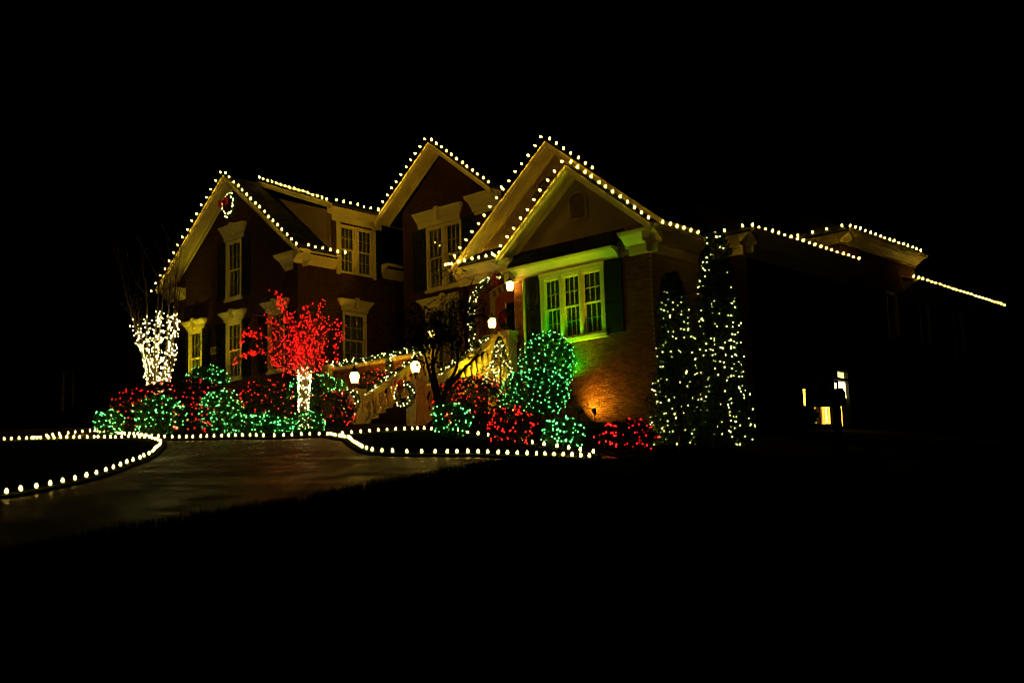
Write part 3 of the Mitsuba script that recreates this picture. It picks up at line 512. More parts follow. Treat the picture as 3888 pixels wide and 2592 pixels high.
BR = balustrade('right cream balustrade behind the red shrub and bare tree', -24.6, 23.6, 26.75, 4.05)
for k, x in ((BL, -27.25), (BR, -24.65)): newel(k, x, 23.6, 2.95 if x > -26 else 3.1, 4.40)
newel(BL, -27.25, 26.78, 4.5, 5.98, .17); newel(BR, -24.6, 26.78, 4.5, 5.98, .17); newel(BR, -23.96, 26.78, 4.3, 6.02, .17)
mb = MB()
mb.box(WORLD, -24.42, -24.14, 5.70, 5.84, 26.66, 26.9); mb.box(WORLD, -24.42, -24.14, 4.86, 5.02, 26.67, 26.89); mb.box(WORLD, -24.08, -23.84, 5.70, 5.84, 26.96, 27.08); mb.lathe((-24.28, 26.78, 5.02), BAL, 12); part(BR, 'landing_rail', mb, 'cast_stone', 35)
part(BR, 'landing_base', MB().box(WORLD, -24.79, -23.8, 2.8, 4.855, 26.62, 26.775), 'cast_stone')
GW = thing('garden_wall', 'low orange lit brick terrace wall left of the stairs with cream cap', 'wall')
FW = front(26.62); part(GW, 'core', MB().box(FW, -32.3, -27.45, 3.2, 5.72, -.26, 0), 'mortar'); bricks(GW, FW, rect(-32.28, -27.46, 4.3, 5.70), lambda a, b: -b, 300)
part(GW, 'cap', MB().box(FW, -32.3, -27.45, 5.722, 5.80, -.31, .05).box(FW, -32.3, -27.45, 5.80, 5.84, -.29, .03), 'cast_stone')
newel(GW, -32.05, 26.6, 3.3, 5.92, .19)

# ------------------------------------------------------------------ lanterns
def lantern(label, x, y, z, hang=False, s=1.0, w=14):
    k = thing('lantern', label, 'lantern', 'glowing globe lanterns of the entrance'); c = np.array([x, y, z])
    part(k, 'globe', MB().lathe(c, [(.05*s, -.17*s), (.085*s, -.16*s), (.115*s, -.10*s), (.135*s, -.02*s), (.14*s, .06*s), (.125*s, .125*s), (.10*s, .15*s)], 18), 'bulb_glass', True, emitter=lit(GLOBE, w))
    ir = MB(); ir.lathe(c, [(.152*s, .15*s), (.155*s, .175*s), (.13*s, .19*s), (.09*s, .225*s), (.045*s, .27*s), (.03*s, .31*s), (.022*s, .33*s), (.028*s, .345*s), (.001, .38*s)], 16)
    for g in range(4):
        t = g*np.pi/2+.35; d = np.array([math.cos(t), math.sin(t), 0]); ir.tube([c+d*.06*s-[0, 0, .165*s], c+d*.128*s-[0, 0, .07*s], c+d*.15*s+[0, 0, .05*s], c+d*.12*s+[0, 0, .155*s]], .007*s, 5)
    if hang: ir.tube([c+[0, 0, .37*s], c+[0, 0, .52]], .008, 5)
    else: ir.lathe(c, [(.05*s, -.40*s), (.05*s, -.36*s), (.025*s, -.33*s), (.022*s, -.25*s), (.04*s, -.22*s), (.085*s, -.185*s), (.09*s, -.165*s), (.04*s, -.16*s)], 14)
    part(k, 'metal_frame', ir, 'iron', 30); return k
lantern('glowing globe lantern on the left bottom stair post', -27.25, 23.6, 4.76)
lantern('glowing globe lantern on the right bottom stair post', -24.65, 23.6, 4.77)
lantern('glowing lantern on the left top stair post, half hidden by twigs', -27.25, 26.78, 6.36, s=.9)
lantern('glowing lantern on the right top stair post above a red bow', -24.6, 26.78, 6.36, s=.9)
lw = lantern('glowing wall lantern on the brick pier beside the front door', -23.90, 26.86, 7.40, True, .85)
part(lw, 'bracket', MB().tube([(-23.90, 26.86, 7.92), (-23.88, 26.95, 7.97), (-23.85, 27.09, 7.80)], .012, 6).box(FD, -23.92, -23.78, 7.68, 7.88, .013, .03), 'iron')

# ------------------------------------------------------------------ foliage things and their mini lights
def minis(label, C, r, rad, w=10, group='mini light strings wound over the planting'):
    k = thing('mini_lights', label, 'string lights', group); C = np.asarray(C)
    part(k, 'bulbs', MB().dots(C, r*rng.uniform(.75, 1.15, len(C))), 'bulb_glass', kind='stuff', emitter=lit(rad, w))
    o = np.argsort(np.round(C[:, 2]/.12)*1000+np.arctan2(C[:, 1]-C[:, 1].mean(), C[:, 0]-C[:, 0].mean()))
    mb = MB(); P = C[o]-[0, 0, .02]; d = np.linalg.norm(np.diff(P, axis=0), axis=1)
    for i in np.nonzero(d < .5)[0]: mb.tube([P[i], P[i+1]], .004, 3)
    if mb.v: part(k, 'wire', mb, 'wire', kind='stuff')
    return k
def lump(d, seed): return 1+(.10 if seed > 30 else .22)*(meshkit.fbm(d*2.1+seed*7.3, 3)-.5)*2
def shrub(label, c, rx, rz, col, light_label, n, leaf=(.06, .022), dens=620, mat=None, seed=0, sq=2.3, ry=None, lr=.0172, name='shrub'):
    rg = np.random.default_rng(100+seed); c = np.array(c); ry = ry or rx; rad = np.array([rx, ry, rz])
    k = thing(name, label, 'shrub', 'rounded shrubs wound with mini lights')
    def surf(m, q):
        d = norm(rg.normal(0, 1, (m, 3))); s = (np.abs(d)**sq).sum(1)**(-1/sq); return d, c+d*rad*(s*lump(d, seed)*q)[:, None]
    area = 4*np.pi*((rx*ry)**1.6/3+2*(rx*rz)**1.6/3)**(1/1.6); m = int(area*dens)
    d, P = surf(m, rg.uniform(.72, 1.02, m)); ok = P[:, 2] > T(P[:, 0], P[:, 1])-.05
    part(k, 'foliage', MB().leaves(P[ok]-d[ok]*leaf[0]*.5, d[ok], *leaf, rg), mat or ('leaf_mid' if col is GREEN else 'leaf_dark'), kind='stuff')
    mb = MB()
    for i in range(5):
        a = rg.uniform(0, 6.28); e = c+np.array([math.cos(a)*rx*.5, math.sin(a)*ry*.5, rz*.3]); mb.tube([(c[0]+math.cos(a)*.06, c[1]+math.sin(a)*.06, T(c[0], c[1])-.05), (c+e)/2-[0, 0, rz*.3], e], [.022, .016, .008], 5)
    part(k, 'stem', mb, 'dark_bark')
    # lights on wandering loops
    mm = int(n*(1.95 if name == 'topiary' else 1.75)); t = np.linspace(0, 1, mm); turns = max(3, 2*rz/.2); z = 1-1.75*t+rg.normal(0, .05, mm); z = np.clip(z, -.9, .98); a = t*turns*2*np.pi*1.0+rg.normal(0, .12, mm)+.5*np.sin(t*40)
    if name == 'topiary': z = 1-1.85*(np.arange(mm)+.5)/mm; a = np.arange(mm)*2.39996+rg.normal(0, .10, mm)
    d = np.stack([np.sqrt(1-z*z)*np.cos(a), np.sqrt(1-z*z)*np.sin(a), z], 1); s = (np.abs(d)**sq).sum(1)**(-1/sq); P = c+d*rad*(s*lump(d, seed)*rg.uniform(.93, 1.04, mm))[:, None]+rg.normal(0, .02, (mm, 3))
    ok = P[:, 2] > T(P[:, 0], P[:, 1])+.02
    minis(light_label, P[ok], lr, col, 6)
    return k
SH = [
 ('green lit shrub under the leftmost ground floor window', (-32.12, 21.84, 5.09), .64, .42, GREEN, 'green mini lights on the shrub under the leftmost window', 38),
 ('red lit shrub at the left end of the big mound', (-31.04, 18.74, 3.82), .75, .64, RED, 'red mini lights on the left end of the big shrub mound', 52),
 ('broad red lit shrub mound below the white wrapped tree', (-31.51, 20.51, 4.38), 1.35, .55, RED, 'red mini lights over the broad mound below the white tree', 78),
 ('small red lit shrub between the two green ones of the mound', (-28.54, 18.87, 3.41), .5, .43, RED, 'red mini lights between the two green patches of the mound', 40),
 ('green lit shrub in the middle of the left mound', (-28.98, 18.19, 3.53), .63, .53, GREEN, 'green mini lights in the middle of the left mound', 66),
 ('small green lit shrub at the far left tip of the bed', (-30.59, 17.6, 3.42), .42, .35, GREEN, 'green mini lights at the far left tip of the bed', 40),
 ('upright green lit shrub at the right side of the left mound', (-28.26, 19.63, 3.6), .56, .64, GREEN, 'green mini lights on the upright shrub right of the mound', 84),
 ('domed red lit shrub between the mound and the wrapped trunk', (-28.28, 21.17, 3.92), .79, .67, RED, 'red mini lights on the dome left of the wrapped trunk', 66),
 ('low green lit shrub in front of the red dome', (-26.69, 19.77, 3.10), .89, .36, GREEN, 'green mini lights on the low shrub before the red dome', 92),
 ('green lit shrub behind the white wrapped trunk', (-28.46, 23.19, 4.52), .88, .42, GREEN, 'green mini lights behind the white wrapped trunk', 56),
 ('red lit shrub left of the bottom left stair post', (-26.84, 22.24, 3.6), .78, .58, RED, 'red mini lights left of the bottom left stair post', 46),
 ('low green lit shrub at the foot of the wrapped trunk', (-25.57, 20.51, 3.09), .46, .38, GREEN, 'green mini lights at the foot of the wrapped trunk', 38),
 ('red lit shrub between the left lantern and the terrace wall', (-27.95, 24.95, 4.77), .55, .42, RED, 'red mini lights behind the left lantern', 34),
 ('big red lit shrub in front of the right balustrade', (-22.86, 24.02, 3.65), .99, .66, RED, 'red mini lights on the big shrub before the right balustrade', 125),
 ('green lit shrub right of the dark bare trunk', (-20.01, 20.29, 2.71), .48, .43, GREEN, 'green mini lights right of the dark bare trunk', 36),
 ('low red lit shrub under the topiary', (-17.22, 19.24, 2.28), .49, .40, RED, 'red mini lights on the low shrub under the topiary', 58),
 ('small round green lit shrub on the edge of the right bed', (-15.82, 19.28, 2.04), .44, .33, GREEN, 'green mini lights on the small round shrub right of centre', 48),
 ('red lit shrub left of the tall conifers', (-14.5, 19.63, 1.9), .56, .32, RED, 'red mini lights on the shrub left of the conifers', 46)]
for i, (lab, c, rx, rz, col, ll, n) in enumerate(SH): shrub(lab, c, rx, rz, col, ll, n, seed=i)
shrub('round topiary ball, green lit, below the big window', (-21.31, 25.40, 4.66), .775, .835, GREEN, 'green mini lights round the topiary ball', 92, seed=31, sq=2.0, lr=.018, name='topiary')
shrub('wide lower topiary tier, green lit, under the ball', (-20.97, 24.44, 3.72), .90, .63, GREEN, 'green mini lights on the lower topiary tier', 96, seed=32, lr=.018, name='topiary')
def conifer(label, ll, x, y, z0, z1, r, n, seed, lr=.019, N=9000, leaf=(.11, .012), pw=.8, cat='conifer', name='conifer'):
    rg = np.random.default_rng(300+seed); k = thing(name, label, cat, None); h = z1-z0
    def rad(t, a): return r*np.power(np.clip(1-t, 0, 1), pw)*(1+.20*np.sin(a*3+seed+t*9)+.5*(meshkit.noise(np.stack([np.cos(a)*2, np.sin(a)*2, t*9+seed], -1))-.5)*2)+.015
    t = rg.uniform(0, 1, N)**1.25; a = rg.uniform(0, 6.283, N); q = rg.uniform(.35, 1.03, N)**.6; R = rad(t, a)*q
    P = np.stack([x+R*np.cos(a), y+R*np.sin(a), z0+.1+h*t*.985], 1); out = np.stack([np.cos(a), np.sin(a), np.full(N, .35)], 1)
    part(k, 'foliage', MB().leaves(P, out, *leaf, rg, spread=.45), 'needle', kind='stuff')
    part(k, 'trunk', MB().tube([(x, y, z0-.1), (x, y, z0+h*.5), (x, y, z1-.1)], np.array([.07, .045, .012])*min(1, h/4), 7), 'dark_bark', True)
    m = int(n*9); t = rg.uniform(.005, .985, m); a = rg.uniform(0, 6.283, m); R = rad(t, a)
    z = z0+.1+h*t; z = z+.6*((np.round(z/.15)*.15+.03*np.sin(a*2+t*30))-z)                      # strings run round in loose loops
    keep = (rg.uniform(0, 1, m) < R/r) & (meshkit.noise(np.stack([np.cos(a)*1.6, np.sin(a)*1.6, t*h*1.1+seed*5], -1), seed) > .36)
    t, a, R, z = (q[keep][:int(n*1.6)] for q in (t, a, R, z)); R = R*rg.uniform(.86, 1.05, len(t))
    minis(ll, np.stack([x+R*np.cos(a), y+R*np.sin(a), z], 1), lr, MINIW, 6)
conifer('shorter dark conifer with white lights, left of the taller one', 'white mini lights spiralling up the shorter left conifer', -14.57, 21.64, 1.6, 5.43, .52, 105, 1, pw=.5, lr=.0158)
conifer('tall dark conifer with white lights reaching the roof eave', 'white mini lights spiralling up the tall right conifer', -14.35, 23.1, 1.6, 6.63, .50, 125, 4, pw=.34, lr=.0158)
conifer('small cone shaped tree with white lights before the landing', 'white mini lights on the small cone tree by the landing', -23.38, 25.75, 4.15, 5.58, .46, 62, 7, N=3500, leaf=(.06, .01), pw=.85, cat='small tree', name='cone_tree')

# ------------------------------------------------------------------ trees
def dens(L, step):
    L = np.array(L, float); s = np.r_[0, np.cumsum(np.linalg.norm(np.diff(L, axis=0), axis=1))]; t = np.arange(0, s[-1], step)
    return np.stack([np.interp(t, s, L[:, i]) for i in range(3)], 1)
def smooth_limb(L, step=.08):
    P = dens(L, step)
    for _ in range(4): P[1:-1] = (P[:-2]+2*P[1:-1]+P[2:])/4
    return P
MYR = [[[-35.74,22.05,4.89],[-35.77,21.81,6.11],[-35.72,21.52,6.87],[-35.74,21.35,7.57],[-35.83,21.06,8.61]],[[-35.71,22.08,4.89],[-35.45,21.76,5.98],[-35.46,21.51,6.93],[-35.5,21.36,7.22],[-35.61,21.23,8.15]],[[-35.67,22.11,4.89],[-35.44,21.9,5.99],[-35.51,21.78,6.78],[-35.28,21.63,7.6],[-35.16,21.43,8.81]],[[-35.62,22.16,4.89],[-35.37,22.01,5.99],[-35.41,22.02,6.88],[-35.34,22.03,7.58],[-35.37,22.05,9.21]],[[-35.56,22.22,4.89],[-35.48,22.17,5.93],[-35.42,22.17,6.81],[-35.43,22.18,7.39],[-35.03,22.09,8.97]],[[-35.47,22.28,4.97],[-35.23,22.26,6.0],[-35.2,22.33,6.8],[-35.14,22.26,7.09],[-34.83,22.21,8.78]],[[-35.39,22.33,5.05],[-35.11,22.34,6.17],[-35.02,22.37,6.87],[-34.81,22.4,7.33],[-34.49,22.4,8.57]],[[-35.31,22.38,5.14],[-35.08,22.45,6.0],[-34.99,22.4,6.69],[-34.78,22.33,7.18],[-34.55,22.25,9.18]]]
k = thing('crape_myrtle', 'bare many stemmed tree wrapped in dense white lights at the left', 'tree'); pts = []
for i, L in enumerate(MYR):
    P = smooth_limb(L); P[:, :2] += np.outer(np.sin(np.linspace(0, 5, len(P))+i), [.02, .02]); part(k, 'trunk', MB().tube(P, np.linspace(.06, .016, len(P)), 6), 'bark', True)
    cut = int(len(P)*.70); q = P[:cut]; idx = rng.integers(0, len(q), 74); a = rng.uniform(0, 6.28, 74); r = rng.uniform(.03, .16, 74)
    pts.append(q[idx]+np.stack([np.cos(a)*r, np.sin(a)*r, rng.normal(0, .04, 74)], 1))
mb = MB()
for i in range(46):
    L = MYR[rng.integers(0, len(MYR))]; P = smooth_limb(L); s = P[int(len(P)*rng.uniform(.55, .97))]; d = norm(rng.normal(0, .32, 3)+[-.05, 0, 1.0]); ln = rng.uniform(.7, 2.2)
    q = [s+d*ln*t+np.array([math.sin(i*3+t*3), math.cos(i*2+t*3), 0])*.09*t for t in np.linspace(0, 1, 6)]; mb.tube(q, np.linspace(.011, .003, 6), 4)
    for j in range(3): e = q[2+j]; mb.tube([e, e+norm(d+rng.normal(0, .5, 3))*ln*.35], [.005, .002], 3)
part(k, 'twigs', mb, 'bark', kind='stuff')
minis('dense white lights wrapped round the many stemmed left tree', np.vstack(pts), .0235, MYRTLEW, 40)
REDL = [[[-26.54,21.21,4.63],[-26.57,20.78,5.22],[-26.33,20.41,5.88],[-26.25,20.31,6.3],[-26.48,20.16,6.75]],[[-26.46,21.28,4.63],[-26.49,21.45,5.5],[-26.38,21.46,6.08],[-26.08,21.43,6.63]],[[-26.57,21.19,4.63],[-26.74,20.64,5.23],[-27.27,20.33,5.7],[-27.97,20.22,5.88],[-28.17,20.2,5.56]],[[-26.61,21.13,4.74],[-26.79,20.5,5.0],[-26.89,20.04,5.19],[-27.55,20.0,5.16],[-27.92,19.79,4.93]],[[-26.39,21.32,4.73],[-25.81,21.09,5.52],[-25.47,21.26,5.99],[-25.05,21.29,5.76],[-25.09,21.13,5.36],[-25.12,21.08,4.68]],[[-26.62,21.13,4.67],[-26.91,20.59,4.85],[-27.12,20.53,5.16],[-27.16,20.42,5.41]],[[-26.62,21.09,4.89],[-26.72,20.67,5.45],[-26.88,20.57,5.91],[-27.3,20.42,6.22]],[[-26.46,21.28,4.66],[-26.16,20.82,5.47],[-26.08,20.67,6.1],[-25.62,20.69,6.36]],[[-26.37,21.35,4.66],[-26.13,21.39,5.22],[-25.73,21.2,5.74],[-25.73,21.09,6.31]],[[-26.61,21.13,4.71],[-26.85,20.9,4.74],[-27.0,20.66,4.79],[-26.91,20.34,4.93]],[[-26.53,21.2,4.74],[-26.47,20.89,5.81],[-26.53,20.35,6.34],[-26.24,20.11,6.58]],[[-26.5,21.22,4.74],[-26.67,20.95,5.69],[-26.54,20.62,6.01],[-26.73,20.82,6.17]],[[-26.48,21.25,4.7],[-26.51,21.24,5.78],[-25.97,20.95,6.19]]]
k = thing('small_tree', 'small spreading tree with a red lit crown and white wrapped trunk', 'tree'); base = np.array([-26.77, 21.32, 3.05]); fork = np.array([-26.55, 21.2, 4.63])
tr = np.array([base-[0, 0, .15], [-26.70, 21.25, 3.6], [-26.64, 21.23, 4.1], fork]); part(k, 'trunk', MB().tube(smooth_limb(tr), .10, 9), 'bark', True); cr_ = []
for i, L in enumerate(REDL):
    P = smooth_limb([fork-[0, 0, .1]]+L); part(k, 'branch', MB().tube(P, np.linspace(.05, .010, len(P)), 6), 'bark', True)
    for m_, w in ((int(len(P)*1.55), .08), (int(len(P)*.55), .18)):
        idx = rng.integers(2, len(P), m_); t = idx/len(P); cr_.append(P[idx]+rng.normal(0, 1, (m_, 3))*(w*(1.15-.55*t))[:, None])
    if len(P) > 16:
        q = dens(P, .2)[4:]; cr_.append(np.repeat(q, 1, 0)+rng.normal(0, .05, q.shape))
core = fork+np.array([.0, .0, .5])+rng.normal(0, 1, (330, 3))*[.34, .30, .42]; cr_.append(core[(core[:, 2] > 4.62)])
mb = MB()
for i in range(70):
    L = REDL[rng.integers(0, len(REDL))]; s = np.array(L[rng.integers(1, len(L))]); d = norm(rng.normal(0, .6, 3)+[0, 0, .7]); ln = rng.uniform(.3, 1.1); q = [s+d*ln*t+np.array([math.sin(i+t*3), math.cos(i+t*3), 0])*.07*t for t in np.linspace(0, 1, 5)]; mb.tube(q, np.linspace(.009, .003, 5), 4)
part(k, 'twigs', mb, 'bark', kind='stuff')
minis('red mini lights through the crown of the small tree', np.vstack(cr_), .016, RED, 30)
t = rng.uniform(0, 1, 260); a = rng.uniform(0, 6.28, 260); Pm = np.stack([np.interp(t, [0, .36, .68, 1], tr[:, i]) for i in range(3)], 1)+[0, 0, .12]; rr = .12+.075*t
minis('white mini lights wrapped round the trunk under the red crown', Pm+np.stack([np.cos(a)*rr, np.sin(a)*rr, 0*a], 1), .0185, MYRTLEW, 16)
MAP = [[[-20.82,20.68,2.39],[-20.57,20.42,2.98],[-20.41,20.14,3.45],[-20.26,19.85,3.79],[-20.43,19.86,4.31],[-20.41,19.67,4.79]],[[-20.77,20.64,2.76],[-20.57,20.46,3.24],[-20.42,20.2,3.65],[-20.49,20.15,4.09],[-20.23,20.0,4.55],[-19.95,19.82,4.93]],[[-20.74,20.62,3.01],[-20.67,20.75,3.46],[-20.32,20.68,3.73],[-19.89,20.89,4.14],[-19.66,21.02,4.45]],[[-20.58,20.67,3.44],[-20.2,20.79,3.86],[-19.89,20.98,4.2],[-19.81,21.37,4.43]],[[-20.72,20.63,3.01],[-20.52,20.57,3.49],[-20.05,20.55,3.95],[-19.72,20.27,4.32],[-19.51,20.26,4.98],[-19.32,20.21,5.57],[-19.18,20.31,6.0]],[[-20.76,20.49,3.51],[-20.68,20.34,4.0],[-20.39,20.34,4.6],[-20.0,20.4,5.0],[-19.56,20.59,5.27]],[[-20.83,20.25,4.39],[-20.97,20.04,4.97],[-21.07,19.79,5.21]],[[-20.03,20.8,5.11],[-19.69,21.09,5.29],[-19.74,21.6,5.09]]]
k = thing('maple_tree', 'dark unlit tree with thin leaves in front of the stairs', 'tree'); rg = np.random.default_rng(77); lp = []
for i, L in enumerate(MAP):
    P = smooth_limb(L); part(k, 'trunk' if i < 2 else 'branch', MB().tube(P, np.linspace(.085 if i < 2 else .045, .010, len(P)), 7), 'dark_bark', True); lp.append(P[int(len(P)*(.62 if i < 2 else .55)):])
mb, tw = MB(), MB(); ends = np.vstack(lp); cl = ends[rg.integers(0, len(ends), 300)]+rg.normal(0, 1, (300, 3))*[.50, .45, .30]
lat = (cl-[-20.82, 20.68, 0]) @ np.array([.7472, .6646, 0]); q_ = ((lat+.42)/.92)**2+((cl[:, 2]-5.1)/.68)**2+1.2*(meshkit.noise(cl*2.2, 3)-.5); wisp = (rg.uniform(0, 1, len(cl)) < .16) & (q_ < 3.2); cl = cl[(q_ < 1) | wisp]
for c in cl:
    e = ends[np.argmin(((ends-c)**2).sum(1))]; tw.tube([e, (e+c)/2+[0, 0, .04], c], [.007, .005, .003], 4); n = rg.integers(14, 60); P = c+rg.normal(0, 1, (n, 3))*[.16, .16, .06]; mb.leaves(P, norm(P-c+1e-6), .085, .021, rg, droop=.4, spread=.6)
part(k, 'foliage', mb, 'leaf_maple', kind='stuff'); part(k, 'twigs', tw, 'dark_bark', kind='stuff')

# ------------------------------------------------------------------ garlands, wreaths, bows
def bow(par, c, s, out=(.6, -.8, 0)):
    out = norm(out); sd = norm(np.cross([0, 0, 1], out)); c = np.array(c); mb = MB()
    for sg in (-1, 1):
        for lift in (.25, -.15):
            g = np.linspace(0, 2*np.pi, 11); P = c+sd*sg*s*(.5-.5*np.cos(g))[:, None]*1.0+np.array([0, 0, 1.])*(s*(.42*np.sin(g)+lift*(.5-.5*np.cos(g))))[:, None]+out*(s*.25*np.sin(g/2))[:, None]
            v = np.vstack([P-out*s*.18, P+out*s*.18]); i = np.arange(10); mb.add(v, np.stack([i, i+1, i+12, i+11], 1))
        q = np.array([c, c+sd*sg*s*.25-[0, 0, s*.7], c+sd*sg*s*.42-[0, 0, s*1.5]])+out*s*.1; v = np.vstack([q-sd*s*.13, q+sd*s*.13]); mb.add(v, [[0, 1, 4, 3], [1, 2, 5, 4]])
    mb.dots([c+out*s*.2], [s*.24]); part(par, 'bow', mb, 'ribbon', 40)
def wreath(label, c, R, out, n, bowpos=None, bs=.16, lr=.018, r2=.085, rad=MINIW):
    k = thing('wreath', label, 'wreath', None); out = norm(out); sd = norm(np.cross([0, 0, 1], out)); upv = np.cross(out, sd); c = np.array(c); m = 1500
    a = rng.uniform(0, 6.283, m); b = rng.uniform(0, 6.283, m); ring = np.cos(a)[:, None]*sd+np.sin(a)[:, None]*upv; d = norm(np.cos(b)[:, None]*ring+np.sin(b)[:, None]*out)
    part(k, 'foliage', MB().leaves(c+ring*R+d*r2*.5, d, .07, .008, rng, spread=.5), 'needle', kind='stuff')
    if n:
        a = np.arange(n)/n*6.283+rng.normal(0, .1, n); b = rng.uniform(-.2, 2.2, n); ring = np.cos(a)[:, None]*sd+np.sin(a)[:, None]*upv; d = np.cos(b)[:, None]*ring+np.sin(b)[:, None]*out
        part(k, 'bulbs', MB().dots(c+ring*R+d*(r2+.02), lr), 'bulb_glass', kind='stuff', emitter=lit(rad, 4))
    if bowpos is not None: bow(k, c+sd*bowpos[0]+upv*bowpos[1]+out*(r2+.04), bs, out)
    return k
wreath('lit wreath with red bow high in the leftmost gable', (-35.89, 25.28, 12.09), .36, (-.1, -1, 0), 26, (-.16, .12), .27, .022)
wreath('lit wreath with red bow on the left bottom stair post', (-27.12, 23.30, 4.0), .30, (.1, -1, 0), 20, (-.22, .26), .15, .02)
wreath('lit wreath with red bow on the right bottom stair post', (-24.78, 23.30, 3.98), .29, (0, -1, 0), 20, (-.08, .32), .16, .02)
wreath('dark green wreath with a red bow on the front door', (-25.87, 28.86, 6.9), .25, (0, -1, 0), 0, (0, .1), .17)
def garland(label, path, n, r=.11, m=None, bowat=None, rad=MINIW):
    k = thing('garland', label, 'garland', 'evergreen garlands with white lights round the entrance'); P = dens(path, .05); P = P+np.stack([0*P[:, 0], 0*P[:, 0], -.04*np.abs(np.sin(np.arange(len(P))*.12))], 1); m = m or int(len(P)*26)
    i = rng.integers(0, len(P), m); d = norm(rng.normal(0, 1, (m, 3))); part(k, 'foliage', MB().leaves(P[i]+d*r*.35, d, .10, .009, rng, droop=.2, spread=.5), 'needle', kind='stuff')
    i = rng.integers(0, len(P), n); d = norm(rng.normal(0, 1, (n, 3))+[.35, -.6, .2]); part(k, 'bulbs', MB().dots(P[i]+d*r*1.0, .019*rng.uniform(.7, 1.2, n)), 'bulb_glass', kind='stuff', emitter=lit(rad, 5))
    if bowat is not None: bow(k, bowat, .2)
garland('lit garland lying along the terrace wall left of the stairs', [(-32.0, 26.6, 5.98), (-30.5, 26.6, 5.92), (-29, 26.6, 5.94), (-27.4, 26.65, 6.0)], 64)
garland('lit garland climbing the left stair rail past the lantern', [(-27.22, 23.8, 4.12), (-27.2, 24.6, 4.68), (-27.2, 25.4, 5.16), (-27.2, 26.1, 5.6), (-27.2, 26.7, 6.0)], 58)
garland('sparse lit garland along the right stair rail behind the tree', [(-24.62, 23.8, 4.15), (-24.6, 24.7, 4.78), (-24.6, 25.6, 5.3), (-24.6, 26.6, 5.95)], 34, .09)
garland('lit garland draped over the porch arch with a red bow', [(-26.18, 27.6, 5.2), (-26.2, 27.58, 6.2), (-26.22, 27.58, 7.2), (-26.0, 27.56, 7.62), (-25.6, 27.56, 7.9), (-25.1, 27.56, 8.02), (-24.5, 27.56, 8.0)], 62, .12, bowat=(-25.08, 27.46, 7.98))
garland('short lit garland tail hanging down the terrace wall', [(-28.9, 26.45, 5.85), (-28.85, 26.42, 5.4), (-28.8, 26.42, 4.95)], 14)

# ------------------------------------------------------------------ flood lamps
def flood(label, c, target, I, cut, w, lens=True):
    k = thing('flood_lamp', label, 'lamp', 'small flood lamps in the beds'); c = np.array(c, float); d = norm(np.array(target)-c); z = T(c[0], c[1])
    mb = MB().lathe(c, [(.001, -.10), (.035, -.09), (.05, -.02), (.062, .03), (.062, .07), (.052, .07), (.045, .03)], 14, up=d); mb.tube([c-d*.05, [c[0]-d[0]*.05, c[1]-d[1]*.05, z-.05]], .012, 6); part(k, 'housing', mb, 'iron', 40)
    part(k, 'lens', MB().lathe(c, [(.046, .043), (.001, .045)], 14, up=d), 'bulb_glass', emitter=lit([20, 12, 2.5], 1))
    scene[k+'_beam'] = {'type': 'spot', 'to_world': ScT().look_at((c+d*.09).tolist(), np.array(target, float).tolist(), [.1, .2, 1]), 'intensity': {'type': 'rgb', 'value': list(I)}, 'cutoff_angle': cut, 'beam_width': cut*.45, 'sampling_weight': float(w)}
flood('flood lamp lighting the bricks beside the topiary', (-21.2, 26.6, 3.38), (-20.85, 27.1, 3.78), (8.5, 4.6, .25), 76, 60)
flood('flood lamp right of the topiary, aimed up at the big window head', (-20.55, 26.4, 3.3), (-22.0, 26.9, 7.9), (20, 17, .12), 21, 60)
flood('green flood lamp behind the topiary below the big window', (-21.9, 26.5, 4.35), (-21.7, 27.05, 5.5), (.0, 12.5, .02), 66, 80)
flood('flood lamp in the planting before the terrace wall', (-28.6, 25.6, 4.0), (-28.9, 26.6, 5.2), (26, 14, .6), 65, 50)
flood('flood lamp behind the big red shrub, aimed at the right balustrade', (-23.75, 25.55, 4.3), (-24.6, 26.0, 5.0), (10, 7.4, .2), 80, 50)
flood('flood lamp at the foot of the left conifer', (-15.1, 21.0, 1.85), (-14.8, 21.6, 2.2), (1.2, .7, .06), 60, 14)
flood('flood lamp at the foot of the upright green shrub', (-27.45, 19.2, 2.98), (-27.8, 19.7, 3.6), (.5, .32, .04), 50, 14)
flood('flood lamp below the leftmost ground floor window', (-39.0, 24.6, 4.4), (-38.9, 25.9, 7.7), (52, 42, 1.0), 16, 40)
flood('flood lamp below the second ground floor window', (-36.5, 24.7, 4.35), (-36.5, 25.9, 7.4), (15, 12, .3), 13, 30)

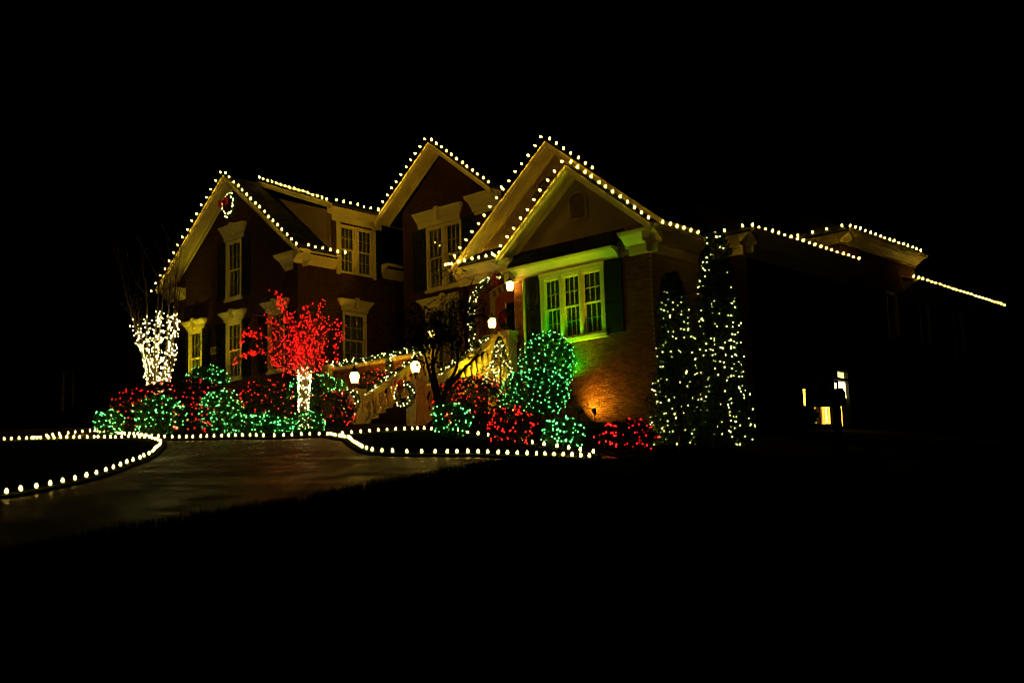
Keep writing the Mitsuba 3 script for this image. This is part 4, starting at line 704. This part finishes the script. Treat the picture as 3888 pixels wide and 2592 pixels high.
# ------------------------------------------------------------------ dark foreground: hedge, mailbox, neighbouring house
def hedge(label, pts, w, h, seed):
    rg = np.random.default_rng(500+seed); k = thing('hedge', label, 'hedge', None); P = dens(pts, .05); n = int(len(P)*150)
    i = rg.integers(0, len(P), n); a = rg.uniform(0, np.pi, n); t = norm(np.gradient(P, axis=0))[i]; sd = np.stack([-t[:, 1], t[:, 0], 0*a], 1); q = rg.uniform(.75, 1.0, n)
    e = np.minimum(1, np.minimum(i, len(P)-1-i)*.05/(h*.6)); e = np.sqrt(np.clip(1-(1-e)**2, 0.05, 1))
    g = P[i]; X = np.stack([g[:, 0], g[:, 1], T(g[:, 0], g[:, 1])-.1], 1)+sd*(np.cos(a)*w*q*e)[:, None]; X[:, 2] += np.sin(a)**.6*h*q*e*(.93+.1*meshkit.noise(np.stack([g[:, 0]*3, g[:, 1]*3, a], 1)))
    part(k, 'foliage', MB().leaves(X, np.stack([sd[:, 0]*np.cos(a), sd[:, 1]*np.cos(a), np.sin(a)], 1), .06, .022, rg), 'leaf_dark', kind='stuff')
    core = MB(); j = np.arange(0, len(P), 8); core.tube(np.stack([P[j, 0], P[j, 1], T(P[j, 0], P[j, 1])+h*.35], 1)[1:-1], h*.40, 8); part(k, 'stem', core, 'dark_bark')
hedge('low dark unlit hedge in the foreground right of the driveway', [(-8.95, 9.6, 0), (-8.5, 9.95, 0), (-7.85, 10.5, 0)], .5, .88, 1)
hedge('dark unlit hedge in front of the conifers', [(-7.95, 10.6, 0), (-7.3, 11.1, 0), (-6.6, 11.7, 0)], .5, 1.02, 2)
MBX = thing('mailbox', 'black mailbox on a post, silhouetted against the lit window', 'mailbox')
c = np.array([-7.07, 13.69, 1.55]); mu = norm([.7472, .6646, 0]); mn = norm([.6646, -.7472, 0]); FM = Fr(c, mu, mn)
g = np.linspace(0, np.pi, 9); pr = [(-.1, -.10), (.1, -.10)]+[(.1*math.cos(t), .02+.09*math.sin(t)) for t in g]
part(MBX, 'box', MB().prof(FM, -.215, .215, pr), 'black_paint'); part(MBX, 'door', MB().box(FM, .216, .228, -.095, .06, -.09, .09), 'black_paint'); part(MBX, 'flag', MB().box(FM, -.02, .0, -.02, .12, .103, .109).box(FM, -.06, .0, .08, .13, .103, .11), 'ribbon')
zb = float(T(c[0], c[1]))-c[2]; part(MBX, 'post', MB().box(FM, .09, .17, -.75, -.105, -.045, .045), 'black_paint'); part(MBX, 'pedestal', MB().box(FM, -.08, .55, zb-.2, -.78, -.3, .3).box(FM, -.12, .59, -.78, -.70, -.33, .33), 'black_paint')
wreath('small unlit wreath with a red bow hung on the mailbox', c+mu*-.25+mn*.10+[0, 0, -.22], .055, mn, 0, (0, 0), .06, r2=.03)
NB = thing('neighbour_house', 'dim brick house standing in the dark at far left', 'house')
FN = front(31.0); part(NB, 'wall', MB().poly(FN, rect(-66, -52.4, 3, 11.0).difference(rect(-58.5, -57.3, 7, 9)), -.25, 0).poly(right(-52.4), rect(31, 40, 3, 11), -.25, 0), 'brick')
nw = MB().box(FN, -58.5, -58.4, 7, 9, -.1, .03).box(FN, -57.4, -57.3, 7, 9, -.1, .03).box(FN, -58.4, -57.4, 7.95, 8.05, -.1, .03).box(FN, -58.4, -57.4, 8.9, 9, -.1, .03); k = part(NB, 'window', nw, 'paint'); part(k, 'pane', MB().add([FN(-58.5, 7, -.06), FN(-57.3, 7, -.06), FN(-57.3, 9, -.06), FN(-58.5, 9, -.06)], [[0, 1, 2, 3]]), 'glass'); part(k, 'room_lining', MB().box(FN, -58.6, -57.2, 6.9, 9.1, -.6, -.58), 'dark_room')
mb = MB(); slab(mb, [(-66.4, 30.4, 10.9), (-51.9, 30.4, 10.9), (-54, 35.5, 14), (-66.4, 35.5, 14)], .12); part(NB, 'roof', mb, 'shingle')
